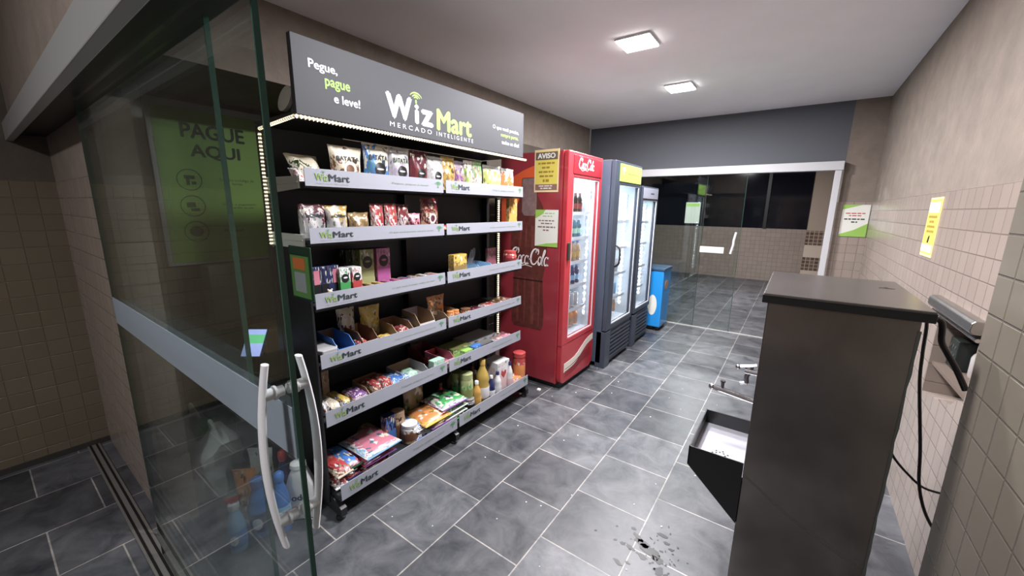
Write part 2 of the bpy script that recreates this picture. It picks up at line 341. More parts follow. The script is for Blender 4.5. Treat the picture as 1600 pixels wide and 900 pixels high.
# passage behind the far door
struct('wall_back', B(-4.2, .6, 10.2, 10.35, 0, 1.14), wback)
struct('wall_passage_left', B(-4.2, -4.05, 5.7, 10.2, 0, 2.62), wy)
fr = struct('window_1', B(-4.2, .6, 10.22, 10.26, 1.14, 2.62), mat('night window glass', (.006,.006,.01), .08))
fr['kind'] = 'structure'
obj('window_frame', B(-.62, -.56, 10.17, 10.22, 1.14, 2.62), mat('dark frame', (.02,.02,.022), .4), fr)
ma, t, b = nt('mosaic pillar'); g = t.nodes.new('ShaderNodeNewGeometry'); sp = t.nodes.new('ShaderNodeSeparateXYZ'); t.links.new(g.outputs['Position'], sp.inputs[0])
cb = t.nodes.new('ShaderNodeCombineXYZ'); t.links.new(sp.outputs[0], cb.inputs[0]); t.links.new(sp.outputs[2], cb.inputs[1])
br = t.nodes.new('ShaderNodeTexBrick'); br.offset = 0; br.inputs['Scale'].default_value = 1; br.inputs['Brick Width'].default_value = .07; br.inputs['Row Height'].default_value = .07; br.inputs['Mortar Size'].default_value = .006
br.inputs['Color1'].default_value = (.05,.025,.018,1); br.inputs['Color2'].default_value = (.13,.07,.045,1); br.inputs['Mortar'].default_value = (.3,.26,.2,1); t.links.new(cb.outputs[0], br.inputs['Vector']); t.links.new(br.outputs['Color'], b.inputs['Base Color'])
mosaic = ma
pil = struct('wall_passage_pillar', B(.16, .60, 9.7, 10.2, 0, 2.62), mat('pillar plaster', (.3,.24,.19), .8))
for z0, z1, mm in ((.86, 1.14, mosaic), (.36, .62, mosaic), (.62, .86, mat('pale pillar tile', (.45,.38,.31), .3)), (.1, .36, M['pale pillar tile'])):
    obj('tile_band', B(.155, .60, 9.69, 9.70, z0, z1), mm, pil)
struct('baseboard_left', B(-3.43, -3.415, -2.6, 1.6, 0, .03), mat('dark skirting', (.03,.028,.025), .5))

# ---- front sliding door: rail, track, two glass panels parked on the left
rail = thing('sliding_door_rail', 'wide grey aluminium rail of the front sliding glass door, high at the left', 'rail', (-1.5, .22, 1.80))
obj('rail_cover', B(-3.43, .40, .200, .228, 1.812, 1.90, bev=.003), mat('grey aluminium rail', (.36,.36,.36), .35, .3), rail)
obj('rail_channel', B(-3.43, .40, .228, .345, 1.85, 1.90), mat('black channel', (.01,.01,.01), .4), rail)
trk = thing('floor_track', 'twin groove metal floor track under the front glass door', 'track', (-1.5, .27, 0))
obj('track_plate', B(-3.43, .40, .240, .296, 0, .006), mat('worn track metal', (.3,.29,.27), .4, .6), trk)
for yy in (.249, .276):
    obj('groove', B(-3.42, .37, yy, yy+.009, .006, .008), mat('groove black', (.004,.004,.004), .6), trk)
def glass_panel(label, x0, x1, y, fz0, fz1, handle=False):
    r = thing('glass_door_panel', label, 'glass door', ((x0+x1)/2, y+.004, .01))
    obj('pane', B(x0, x1, y, y+.008, .01, 1.84), door_glass, r)
    obj('pane_edge', B(x1, x1+.0035, y-.0005, y+.0085, .01, 1.84), glass_edge, r)
    obj('left_pane_edge', B(x0-.0025, x0, y, y+.008, .01, 1.84), glass_edge, r)
    fb = obj('frosted_band', B(x0+.01, x1-.004, y-.0015, y-.0005, fz0, fz1), frost('frosted film', (.24,.28,.32), .6), r)
    return r
p_back = glass_panel('rear clear glass panel of the front sliding door, edge left of the white handles', -2.2, -.93, .315, 1.02, 1.12)
p_fr = glass_panel('front glass panel of the sliding door carrying the white bow handles', -2.05, -.667, .286, 1.055, 1.155)
hp = white_plastic
for side, y0, yb in (('front', .286, .262), ('rear', .294, .318)):
    s = -1 if side == 'front' else 1
    zc, xh = 1.055, -.70
    pts = []
    for i in range(13):
        a = i/12*2-1; pts.append((xh, yb + s*.018*(1-a*a), zc + a*.18))
    bm = bmesh.new()
    n = len(pts); w0 = .0135
    prof = [(p[1], p[2]) for p in pts]
    rings = []
    for i, p in enumerate(pts):
        ww = w0*(.55+.45*math.sin(math.pi*min(max(i/(n-1), .12), .88))); tt = .0055
        rings.append([bm.verts.new((p[0]+ww*math.cos(a), p[1]+tt*math.sin(a), p[2])) for a in [k*math.pi/5 for k in range(10)]])
    for q in range(n-1):
        for k in range(10): bm.faces.new((rings[q][k], rings[q][(k+1) % 10], rings[q+1][(k+1) % 10], rings[q+1][k]))
    bm.faces.new(rings[0][::-1]); bm.faces.new(rings[-1])
    h = obj('bow_handle', bm, hp, p_fr, smooth=True)
    for zz in (zc+.125, zc-.125):
        yy0 = yb; yy0 = yb+s*.008; yy1 = .286 if side == 'front' else .294
        bm = bmesh.new(); L = yy1-yy0
        tube(bm, [(xh, yy0, zz), (xh, yy0+L*.45, zz), (xh, yy0+L*.5, zz), (xh, yy0+L*.62, zz), (xh, yy0+L*.66, zz), (xh, yy1, zz)], [.010, .0105, .013, .013, .0095, .0095], 14)
        obj('standoff', bm, hp, h, smooth=True)
# ---- far sliding door
rl = thing('far_door_rail', 'white aluminium rail across the top of the far sliding glass door', 'rail', (-1.1, 5.45, 1.90))
obj('rail_cover', B(-2.58, .31, 5.40, 5.50, 1.93, 2.02, bev=.003), mat('white rail', (.5,.5,.52), .4), rl)
po = thing('far_door_post', 'white aluminium door post standing beside the tiled column at the far end', 'post', (.27, 5.44, 0))
obj('post', B(.245, .30, 5.41, 5.47, 0, 1.93, bev=.003), mat('white rail'), po)
tr2 = tag(obj('far_floor_track', B(-1.6, .3, 5.42, 5.46, 0, .006), mat('pale threshold', (.45,.45,.43), .4, .3)), 'thin pale metal threshold strip across the floor at the far glass door', 'track')
def far_panel(x0, x1, y, label):
    r = thing('far_glass_panel', label, 'glass door', ((x0+x1)/2, y, .01))
    obj('pane', B(x0, x1, y, y+.008, .01, 1.93), door_glass, r)
    obj('pane_edge', B(x1, x1+.004, y, y+.008, .01, 1.93), glass_edge, r)
    return r
f1 = far_panel(-2.5, -.97, 5.455, 'fixed glass panel at the left of the far doorway with a notice stuck on it')
f2 = far_panel(-1.75, -.545, 5.425, 'sliding glass panel of the far doorway with a white bar handle')
bm = bmesh.new(); tube(bm, [(-.62, 5.385, .99), (-.60, 5.38, 1.10), (-.60, 5.38, 1.15), (-.585, 5.385, 1.25)], .014, 10)
hh = obj('bar_handle', bm, hp, f2, smooth=True)
for zz in (1.04, 1.2): obj('standoff', B(-.606, -.594, 5.385, 5.425, zz-.008, zz+.008), hp, hh)
tag(obj('door_sticker', B(-.97, -.70, 5.420, 5.4245, .985, 1.06), paper), 'small blank white sticker on the far sliding glass panel beside its handle', 'sticker')
n_ = thing('door_notice', 'pale notice with a green top on the glass at the far end', 'notice', (-1.09, 5.448, 1.32))
obj('sheet', B(-1.19, -1.02, 5.447, 5.4535, 1.34, 1.60), mat('pale notice paper', (.45,.48,.42), .6), n_)
obj('green_header', B(-1.18, -1.03, 5.445, 5.447, 1.55, 1.585), paper_green, n_)

# ---- ceiling lamps
def lamp(x, y, label, p, s=.22, vis=True, cat='ceiling lamp'):
    r = thing('ceiling_lamp', label, cat, (x, y, 2.60))
    obj('frame', B(x-s/2-.008, x+s/2+.008, y-s/2-.008, y+s/2+.008, 2.606, 2.62, bev=.003), white_plastic, r)
    obj('diffuser', B(x-s/2, x+s/2, y-s/2, y+s/2, 2.598, 2.606, bev=.002), lamp_em, r)
    l = bpy.data.lights.new('lamp_light', 'AREA'); l.shape = 'SQUARE'; l.size = s; l.energy = p; l.color = (1, .975, 1)
    o = bpy.data.objects.new('lamp_light', l); C.objects.link(o); o.parent = r; o.location = (0, 0, -.006)
    return r
lamp(-1.04, 2.87, 'square white ceiling lamp, the larger and nearer of the two lit ones', P_LAMP)
lamp(-1.04, 4.07, 'square white ceiling lamp farther down the corridor, above the dark cooler', P_LAMP)
lamp(-.62, 1.55, 'added square white ceiling lamp over the shelves, out of view', P_LAMP*.9)  # added lamp out of view, brightens the shelf fronts
lamp(-1.3, 7.6, 'square white ceiling lamp in the passage behind the far glass door', P_PASS, .3)
lamp(-1.0, -1.5, 'dim square ceiling lamp in the hall in front of the glass door', P_OUT, .3)
# ================================================================ BIG THINGS
def print_lines(o, uv, rows, m, parent, seed=1):
    """small unreadable print: word-length dashes, rows of (offset up, total width, height)"""
    rnd = random.Random(seed); u, v = uv; n = u.cross(v); bm = bmesh.new()
    for dz, wd, hh in rows:
        x = -wd/2
        while x < wd/2-.008:
            q = min(rnd.uniform(.018, .045), wd/2-x)
            prism(bm, [(x, dz-hh/2), (x+q, dz-hh/2), (x+q, dz+hh/2), (x, dz+hh/2)], Vector(o), u, v, n, .0006); x += q+.007
    return obj('small_print', bm, m, parent)
# ---- payment corner at the left
sg = thing('payment_sign', 'tall green sign reading PAGUE AQUI on the left wall behind the glass door', 'sign', (-3.42, 1.11, 1.08))
obj('board', B(-3.43, -3.415, .775, 1.455, 1.08, 2.165, bev=.002), mat('sign board white', (.5,.5,.5), .5), sg)
gm = mat('sign green', (.27,.48,.10), .5)
obj('green_face', B(-3.415, -3.411, .80, 1.43, 1.10, 2.12, bev=.0015), gm, sg)
dk = mat('sign dark green ink', (.015,.03,.02), .6)
text('lettering', 'PAGUE', .38, .10, (-3.411, 1.13, 1.985), PX, dk, sg, bold=.02)
text('lettering', 'AQUI', .30, .10, (-3.411, 1.13, 1.85), PX, dk, sg, bold=.02)
for k, s in enumerate(('Escaneie o código de\nbarras', 'Efetue o pagamento\nno cartão ou pix', 'Pronto!')):
    z = 1.66 - k*.175
    bm = bmesh.new()
    for i in range(28):
        a0, a1 = 2*math.pi*i/28, 2*math.pi*(i+1)/28
        vs = [bm.verts.new((-3.4095, .955+r*math.cos(a), z+r*math.sin(a))) for r, a in ((.066,a0),(.072,a0),(.072,a1),(.066,a1))]; bm.faces.new(vs)
    if k == 0: box(bm, -3.4105, -3.4095, .925, .985, z+.005, z+.03); box(bm, -3.4105, -3.4095, .935, .955, z-.035, z+.005); box(bm, -3.4105, -3.4095, .965, .99, z-.03, z-.01)
    elif k == 1: box(bm, -3.4105, -3.4095, .92, .97, z-.01, z+.025); box(bm, -3.4105, -3.4095, .94, .99, z-.035, z-.015)
    else: prism(bm, [(.955+x, z+y) for x, y in disc_pts(.042, .036, 9)], (-3.4105, 0, 0), (0,1,0), (0,0,1), (1,0,0), .001)
    obj('icon', bm, dk, sg)
    text('small_lettering', s, .22 if k < 2 else .12, .045 if k < 2 else .02, (-3.411, 1.24 if k < 2 else 1.18, z), PX, dk, sg)
kp = thing('wall_cabinet', 'pale grey panel cabinet on the wall under the green sign', 'panel', (-3.35, 1.25, .64))
obj('body', B(-3.43, -3.28, .95, 1.58, .66, 1.075, bev=.004), mat('pale grey laminate', (.27,.27,.26), .5), kp)
obj('ledge', B(-3.43, -3.2, .94, 1.59, .63, .66, bev=.003), mat('tan ledge edge', (.28,.2,.12), .5), kp)
kt = thing('payment_stand', 'dark cabinet beside the shelf that carries the payment screen', 'cabinet', (-2.5, 1.0, 0))
obj('body', B(-2.85, -2.15, .76, 1.28, 0, .60, bev=.006), mat('dark cabinet', (.025,.026,.028), .35), kt)
obj('top', B(-2.88, -2.12, .74, 1.30, .60, .625, bev=.004), mat('dark grey top', (.05,.05,.05), .3), kt)
obj('door', B(-2.82, -2.52, .752, .76, .05, .57, bev=.002), M['dark cabinet'], kt)
obj('door', B(-2.48, -2.18, .752, .76, .05, .57, bev=.002), M['dark cabinet'], kt)
bx = tag(obj('cardboard_box', B(-2.72, -2.48, .95, 1.15, .625, .76, bev=.003), mat('kraft board', COL['kraft'], .7)), 'low brown cardboard box on the dark payment cabinet', 'box')
st = thing('payment_terminal', 'lit payment screen tilted on a small stand behind the glass door', 'payment terminal', (-2.26, .80, .625))
st.rotation_euler = (0, 0, math.radians(38))
bm = bmesh.new(); box(bm, -.05, .05, -.04, .05, 0, .012, bev=.003); obj('foot', bm, black_metal, st, world=False)
bm = bmesh.new(); tube(bm, [(0, .01, .012), (0, .03, .09)], .012); obj('neck', bm, black_metal, st, world=False)
def tilted(bm, a, off):
    bmesh.ops.transform(bm, matrix=Matrix.Translation(off) @ Matrix.Rotation(a, 4, 'X'), verts=bm.verts[:])
    return bm
scr_t = math.radians(-38)
bm = tilted(B(-.055, .055, -.006, .006, -.085, .085, bev=.004), scr_t, (0, .02, .15)); hs = obj('housing', bm, black_metal, st, world=False)
bm = tilted(B(-.048, .048, -.0075, -.006, -.075, .075), scr_t, (0, .02, .15)); obj('screen', bm, emit('lit screen', (.42,.5,.95), 1.1), st, world=False)
bm = tilted(B(-.048, .048, -.0085, -.0075, -.005, .045), scr_t, (0, .02, .15)); obj('screen_banner', bm, emit('lit green banner', (.2,.75,.35), .8), st, world=False)
ac = thing('alarm_box', 'white wall box with a small teal display high on the left wall', 'wall box', (-3.36, .75, 2.2))
ac.location = (-3.36, .62, 1.93)
# the bulkhead starts behind it; it hangs on the left wall above the sign
obj('housing', B(-3.43, -3.28, .45, .74, 2.0, 2.195, bev=.02), mat('aged white plastic', (.5,.5,.47), .45), ac)
obj('display', B(-3.285, -3.276, .52, .66, 2.10, 2.15, bev=.004), mat('teal display', (.05,.14,.13), .2), ac)
obj('status_light', B(-3.28, -3.273, .53, .545, 2.12, 2.13), emit('teal status light', (.2,1,.8), 2), ac)

# ---- shelving: two gondola units
S = {1: 1.60, 2: 1.355, 3: 1.06, 4: .775, 5: .49, 6: .13}
LAB = {1: (1.58, 1.653), 2: (1.338, 1.404), 3: (1.047, 1.115), 4: (.764, .83), 5: (.471, .547), 6: (.114, .192)}
SLOG = {1: 'Pegue, pague e leve!', 2: 'O que você precisa, sempre perto', 3: 'O que você precisa, todos os dias!', 4: 'O que você precisa, sempre perto, todos os dias!', 5: 'Pegue, pague e leve!', 6: 'Pegue, pague e leve!'}
label_m = mat('white label strip', (.27,.28,.325), .5)
board_m = mat('light grey shelf steel', (.42,.42,.38), .4)
board_b = mat('black shelf steel', (.02,.02,.022), .45)
def unit(y0, y1, label, left):
    r = thing('shelving_unit', label, 'shelf', (-1.85, (y0+y1)/2, 0))
    obj('back_panel', B(-2.075, -2.055, y0, y1, .06, 1.852), dark_panel, r)
    ys = (y0, y1-.0) if left else (y1,)
    for k, yy in enumerate(([y0, y1+.008] if left else [y1])):
        ya = yy if k == 0 and left else yy-.02
        bm = bmesh.new(); box(bm, -2.055, -2.005, ya-.01, ya+.02, .0, 1.852); 
        # slotted front
        obj('upright', bm, black_metal, r)
        bm = bmesh.new(); prism(bm, [(-2.055,.03),(-1.60,.03),(-1.60,.07),(-1.66,.105),(-2.055,.115)], (0, ya-.005, 0), (1,0,0), (0,0,1), (0,1,0), .03)
        f = obj('base_foot', bm, black_metal, r)
        bm = bmesh.new(); lathe(bm, [(.022,0),(.022,.012),(.012,.016),(.012,.04)], -1.635, ya+.01, 0, 12); obj('levelling_foot', bm, black_metal, f)
    for k in range(1, 7):
        xf = -1.60 if k == 6 else -1.68; z = S[k]
        bm = bmesh.new(); box(bm, -2.055, xf-.012, y0+.004, y1-.004, z-.028, z-.002)
        sb = obj('shelf_board', bm, board_b if k != 1 else board_b, r)
        if k in (1, 2) and left or (k < 6 and not left):
            yy = (y0-.012, y0-.002) if left else (y1+.001, y1+.009)
            if left:
                bm = bmesh.new(); prism(bm, [(-2.0,z-.05),(xf-.03,z-.03),(xf-.03,z+.02),(-2.0,z+.022)], (0, yy[0], 0), (1,0,0), (0,0,1), (0,1,0), .008)
                prism(bm, [(-2.0,z-.012),(xf-.03,z-.006),(xf-.03,z-.001),(-2.0,z-.003)], (0, yy[0]-.004, 0), (1,0,0), (0,0,1), (0,1,0), .004)
                obj('end_bracket', bm, board_m, sb)
        a, b = LAB[k]; hh = b-a
        bm = bmesh.new(); prism(bm, [(0,a),(.004,a),(.002,b),(-.002,b)], (xf-.004, y0+.004, 0), (1,0,0), (0,0,1), (0,1,0), y1-y0-.008)
        ls = obj('label_strip', bm, label_m, r)
        zc = (a+b)/2; x = xf
        d = .02 if True else 0
        text('logo_lettering', 'Wiz', .058, hh*.42, (x+.0003, y0+.075, zc+.002), PX, mat('strip logo green', (.2,.32,.07), .5), ls, bold=.01)
        text('logo_lettering', 'Mart', .10, hh*.42, (x+.0003, y0+.157, zc+.002), PX, ink, ls, bold=.015)
        text('tagline', 'MERCADO INTELIGENTE', .15, hh*.07, (x+.0003, y0+.125, zc-hh*.33), PX, mat('strip grey print', (.3,.3,.3), .6), ls)
        text('slogan', SLOG[k], .24 if len(SLOG[k]) < 25 else .30, hh*.14, (x+.0003, (y0+y1)/2+.16, zc-.002), PX, mat('strip slogan ink', (.12,.18,.1) if k < 4 else (.08,.09,.1), .6), ls)
        bm = bmesh.new(); wifi(bm, (x+.0003, y1-.045, zc+.002), PX, hh*.36); wifi(bm, (x+.0003, y0+.086, zc+hh*.30), PX, hh*.13); obj('signal_icon', bm, mat('strip icon green', (.09,.26,.12), .5), ls)
    return r
uL = unit(.855, 1.655, 'left black shelving unit with six white labelled shelves, nearest the glass door', True)
uR = unit(1.668, 2.468, 'right black shelving unit of the mini market, between the left unit and the red cooler', False)
# black side panel and light strips
obj('side_panel', B(-1.99, -1.69, .842, .852, .07, 1.315, bev=.001), black_metal, uL)
def led(pts, parent, face, name='led_strip'):
    """strip of separate glowing beads along pts with a pale carrier"""
    bm = bmesh.new(); tube(bm, pts, .0065, 8); s = obj(name, bm, mat('led carrier', (.7,.6,.42), .4), parent)
    bm = bmesh.new()
    for a, b in zip(pts[:-1], pts[1:]):
        a, b = Vector(a), Vector(b); n = max(1, int((b-a).length/.0165))
        for i in range(n):
            p = a.lerp(b, (i+.5)/n)
            bmesh.ops.create_icosphere(bm, subdivisions=1, radius=.0078, matrix=Matrix.Translation(p))
    obj('led_beads', bm, warm_led, s)
    return s
led([(-1.995, .836, 1.315), (-1.995, .836, 1.815)], uL, None)
led([(-1.905, 2.462, .45), (-1.905, 2.462, 1.56)], uR, None)
obj('strip_post', B(-1.935, -1.915, 2.452, 2.468, .1, 1.58), black_metal, uR)
# banner
bn = thing('header_banner', 'long dark grey header board with white and green lettering on top of the shelving', 'banner', (-1.68, 1.64, 1.85))
obj('board', B(-1.69, -1.662, .84, 2.43, 1.855, 2.15, bev=.002), mat('banner anthracite', (.035,.037,.045), .6), bn)
obj('canopy', B(-2.05, -1.69, .84, 2.43, 1.855, 1.865), black_metal, bn)
led([(-1.995, .836, 1.83), (-1.672, .836, 1.846), (-1.665, .85, 1.846), (-1.665, 2.47, 1.842)], bn, None)
xw = -1.662; gL = mat('banner light grey', (.6,.6,.66), .5); gG = mat('banner green', (.3,.55,.1), .5)
text('lettering', 'Pegue,', .125, .045, (xw, .965, 2.052), PX, gL, bn, bold=.02)
text('lettering', 'pague', .115, .042, (xw, 1.025, 1.995), PX, gG, bn, bold=.02)
text('lettering', 'e leve!', .125, .036, (xw, 1.065, 1.945), PX, gL, bn, bold=.02)
text('logo_lettering', 'W', .16, .118, (xw, 1.345, 1.978), PX, gL, bn, bold=.035)
text('logo_lettering', 'i', .028, .095, (xw, 1.455, 1.966), PX, gL, bn, bold=.03)
text('logo_lettering', 'z', .085, .082, (xw, 1.525, 1.957), PX, gL, bn, bold=.03)
text('logo_lettering', 'Mart', .285, .112, (xw, 1.735, 1.966), PX, gG, bn, bold=.025)
text('tagline', 'M E R C A D O', .27, .022, (xw, 1.42, 1.893), PX, gL, bn)
text('tagline', 'I N T E L I G E N T E', .30, .022, (xw, 1.74, 1.893), PX, gL, bn)
bm = bmesh.new(); wifi(bm, (xw, 1.452, 2.035), PX, .042); obj('signal_icon', bm, gG, bn)
text('lettering', 'O que você precisa,', .29, .030, (xw, 2.225, 2.008), PX, gL, bn, bold=.015)
text('lettering', 'sempre perto,', .20, .026, (xw, 2.265, 1.968), PX, gG, bn, bold=.015)
text('lettering', 'todos os dias!', .20, .025, (xw, 2.275, 1.928), PX, gL, bn, bold=.015)
# camera at the left end of the banner
sc_ = thing('security_camera', 'small white round security camera at the left end of the header board', 'camera', (-1.80, .90, 1.87))
bm = bmesh.new(); lathe(bm, [(.02,0),(.034,.004),(.036,.014),(.02,.02)], 0, 0, 0, 20)
bmesh.ops.transform(bm, matrix=Matrix.Translation((-1.80, .885, 1.93)) @ Matrix.Rotation(math.radians(75), 4, 'X') @ Matrix.Scale(1.5, 4), verts=bm.verts[:]); obj('dome_base', bm, mat('aged white plastic'), sc_, smooth=True)
bm = bmesh.new(); bmesh.ops.create_icosphere(bm, subdivisions=2, radius=.014, matrix=Matrix.Translation((-1.798, .868, 1.928))); obj('lens', bm, mat('lens black', (.01,.01,.01), .1), sc_, smooth=True)
bm = bmesh.new(); tube(bm, [(-1.80, .9, 1.865), (-1.80, .892, 1.91)], .008); obj('bracket', bm, mat('aged white plastic'), sc_)
# card with code on the side panel (the code itself is left out)
qc = thing('side_card', 'green card with an orange square and blank grey square on the black shelf side', 'card', (-1.735, .838, 1.1))
obj('backing', B(-1.83, -1.645, .834, .840, 1.09, 1.325, bev=.002), mat('dark green card', (.01,.035,.02), .4), qc)
obj('card_face', B(-1.815, -1.66, .831, .834, 1.10, 1.285), mat('card green', (.10,.22,.06), .5), qc)
obj('orange_block', B(-1.79, -1.69, .829, .831, 1.225, 1.275), mat('card orange', (.55,.14,.04), .5), qc)
obj('grey_square', B(-1.785, -1.69, .829, .831, 1.125, 1.212), mat('card grey', (.28,.3,.3), .5), qc)

# ---- red drinks cooler
RED = mat('red cooler paint', (.26,.03,.042), .3, coat=.3)
RED2 = mat('bright red plastic', (.36,.03,.04), .3, coat=.3)
def cooler(name, label, x0, x1, y0, y1, ztop, zg0, zg1, body_m, frame_m, inner=(.5,.56,.62), gy0=None, gy1=None):
    """cabinet open at the front, door frame with glass, shelves and light strips"""
    r = thing(name, label, 'drinks cooler', ((x0+x1)/2, (y0+y1)/2, 0))
    t = .035
    bm = bmesh.new(); box(bm, x0, x1, y0, y0+t, .05, ztop); box(bm, x0, x1, y1-t, y1, .05, ztop); box(bm, x0, x0+t, y0+t, y1-t, .05, ztop)
    box(bm, x0+t, x1, y0+t, y1-t, ztop-.12, ztop); box(bm, x0+t, x1, y0+t, y1-t, .05, zg0-.02)
    obj('cabinet', bm, body_m, r)
    obj('added_top_sheet', B(x0+.005, x1-.005, y0+.005, y1-.005, ztop, ztop+.004), mat('grey bounce blocker', (.12,.12,.12), .8), r)  # unseen grey sheet, added to keep red bounce off the ceiling
    lin = mat('cooler liner', (.62,.66,.7), .25)
    bm = bmesh.new(); e = .003
    box(bm, x0+t, x0+t+e, y0+t, y1-t, zg0-.02, ztop-.12); box(bm, x0+t, x1, y0+t, y0+t+e, zg0-.02, ztop-.12); box(bm, x0+t, x1, y1-t-e, y1-t, zg0-.02, ztop-.12)
    box(bm, x0+t, x1, y0+t, y1-t, zg0-.02, zg0-.017); box(bm, x0+t, x1, y0+t, y1-t, ztop-.123, ztop-.12); obj('liner', bm, lin, r)
    gy0 = gy0 or y0+.09; gy1 = gy1 or y1-.05
    bm = bmesh.new(); d0, d1 = x1+.004, x1+.045
    box(bm, d0, d1, y0, gy0, zg0-.05, ztop, bev=.006); box(bm, d0, d1, gy1, y1, zg0-.05, ztop, bev=.006)
    box(bm, d0, d1, gy0-.004, gy1+.004, zg1, ztop, bev=.004); box(bm, d0, d1, gy0-.004, gy1+.004, zg0-.05, zg0, bev=.004)
    dr = obj('door_frame', bm, frame_m, r)
    obj('door_glass', B(x1+.015, x1+.021, gy0-.002, gy1+.002, zg0-.002, zg1+.002), cooler_glass, dr)
    bm = bmesh.new(); q = .008
    for a in ((gy0, gy0+q, zg0, zg1), (gy1-q, gy1, zg0, zg1), (gy0, gy1, zg0, zg0+q), (gy0, gy1, zg1-q, zg1)): box(bm, d1-.012, d1-.004, *a)
    obj('gasket', bm, mat('pale gasket', (.5,.5,.52), .5), dr)
    return r
def cool_strip(x, y, z0, z1, r, n, rad=.010, nrm=-1):
    s = obj('light_strip', B(x-.010, x+.010, y-.004, y+.004, z0, z1), mat('strip carrier', (.75,.78,.8), .4), r)
    bm = bmesh.new()
    for i in range(n):
        bmesh.ops.create_icosphere(bm, subdivisions=1, radius=rad, matrix=Matrix.Translation((x, y+nrm*.005, z0+(z1-z0)*(i+.5)/n)))
    obj('light_beads', bm, cool_led, s)
    return s
def inner_light(r, loc, e, sy, sz):
    l = bpy.data.lights.new('cabinet_light', 'AREA'); l.shape = 'RECTANGLE'; l.size = sy; l.size_y = sz; l.energy = e; l.color = (.78,.9,1)
    o = bpy.data.objects.new('cabinet_light', l); C.objects.link(o); o.parent = r; o.location = Vector(loc)-wloc(r); return o
wire = mat('white wire shelf', (.6,.62,.65), .4)
def wire_shelf(r, x0, x1, y0, y1, z):
    bm = bmesh.new()
    for i in range(9): 
        yy = y0+(y1-y0)*i/8; tube(bm, [(x0, yy, z), (x1, yy, z)], .0025, 5)
    for xx in (x0, x1): tube(bm, [(xx, y0, z), (xx, y1, z)], .004, 5)
    box(bm, x1, x1+.004, y0, y1, z-.012, z+.016)
    obj('wire_shelf', bm, wire, r)
rc = cooler('drinks_cooler', 'tall red glass door drinks cooler with a bottle picture on its side', -2.08, -1.49, 2.72, 3.35, 1.93, .435, 1.74, RED, RED2, gy0=2.82, gy1=3.295)
obj('header_panel', B(-1.446, -1.440, 2.80, 3.32, 1.765, 1.905, bev=.002), mat('dark red header', (.27,.012,.02), .35), rc)
bm = bmesh.new(); script_logo(bm, (-1.4395, 3.02, 1.845), PX, .30, .085); obj('script_lettering', bm, mat('logo white', (.75,.72,.72), .5), rc)
obj('handle', B(-1.4446, -1.428, 2.745, 2.775, 1.10, 1.24, bev=.006), mat('black handle', (.03,.04,.03), .4), rc)
# kick panel: rounded lower corners, white wave, louvres
bm = bmesh.new(); prism(bm, [(2.725,.40),(2.725,.10),(2.735,.065),(2.77,.045),(3.29,.045),(3.33,.07),(3.345,.12),(3.345,.40)], (-1.49,0,0), (0,1,0), (0,0,1), (1,0,0), .045, bev=.006)
kpn = obj('kick_panel', bm, RED2, rc)
bm = bmesh.new(); top = []; bot = []
for i in range(25):
    s = i/24; y = 2.775+s*.555; c = .185 + .15*(1/(1+math.exp(-(s-.58)*8))); wv = .062*(1-.3*s)
    top.append((y, c+wv*.55)); bot.append((y, c-wv*.75))
prism(bm, bot+top[::-1], (-1.4449,0,0), (0,1,0), (0,0,1), (1,0,0), .0015); obj('white_wave', bm, mat('wave white', (.62,.56,.5), .4), kpn)
for k in range(4):
    bm = bmesh.new(); ribbon(bm, [(2.79+.5*i/12, .165-.022*k+.065*(1/(1+math.exp(-(i/12-.5)*8)))) for i in range(13)], .004, (-1.4445,0,0), PX, .0015); obj('louvre', bm, mat('dark red groove', (.12,.006,.008), .5), kpn)
obj('base', B(-2.05, -1.47, 2.75, 3.33, 0, .05), black_metal, rc)
# bottle picture on the side
ys = 2.7185
PB = mat('picture brown', (.10,.026,.022), .35, noise=.7, nscale=22); PB2 = mat('picture amber', (.15,.04,.032), .35, noise=.6, nscale=25)
def sidepoly(name, pts, m, dd, parent):
    bm = bmesh.new(); prism(bm, pts, (0, 2.72-dd, 0), (1,0,0), (0,0,1), (0,-1,0), .0006); return obj(name, bm, m, parent)
sidepoly('picture_stripe', [(-2.07,1.70),(-1.85,1.80),(-1.72,1.84),(-1.60,1.86),(-1.60,1.80),(-1.80,1.72),(-1.88,1.62),(-1.91,1.50),(-1.95,1.40),(-2.07,1.34)], mat('picture orange', (.62,.10,.035), .35), .0002, rc)
cx = -1.79; half = [(.06,1.74),(.075,1.735),(.078,1.60),(.11,1.55),(.15,1.47),(.175,1.36),(.18,1.16),(.165,1.03),(.145,.93),(.15,.80),(.165,.65),(.16,.53),(.14,.49)]
pic = sidepoly('bottle_picture', [(cx+a, b) for a, b in half] + [(cx-a, b) for a, b in half[::-1]], PB, .0010, rc)
sidepoly('bottle_neck_glass', [(cx+a, b) for a, b in ((.055,1.735),(.07,1.73),(.07,1.47),(.05,1.44))]+[(cx-a, b) for a, b in ((.05,1.44),(.07,1.47),(.07,1.73),(.055,1.735))], mat('picture pale glass', (.2,.13,.13), .3, noise=.5, nscale=30), .0018, pic)
for a, wd in ((-.10,.022), (-.03,.014), (.05,.03), (.115,.010)):
    sidepoly('picture_highlight', [(cx+a-wd/2,.53),(cx+a+wd/2,.53),(cx+a*1.0+wd/2,.90),(cx+a*.8+wd/2,.93),(cx+a*.8-wd/2,.93),(cx+a-wd/2,.90)], PB2, .0018, pic)
    sidepoly('picture_highlight', [(cx+a*.9-wd/2,1.18),(cx+a*.9+wd/2,1.18),(cx+a*.7+wd/2,1.36),(cx+a*.7-wd/2,1.36)], PB2, .0018, pic)
sidepoly('picture_rib', [(cx-.15,.905),(cx+.15,.905),(cx+.15,.915),(cx-.15,.915)], mat('picture dark', (.02,.008,.006), .4), .0024, pic)
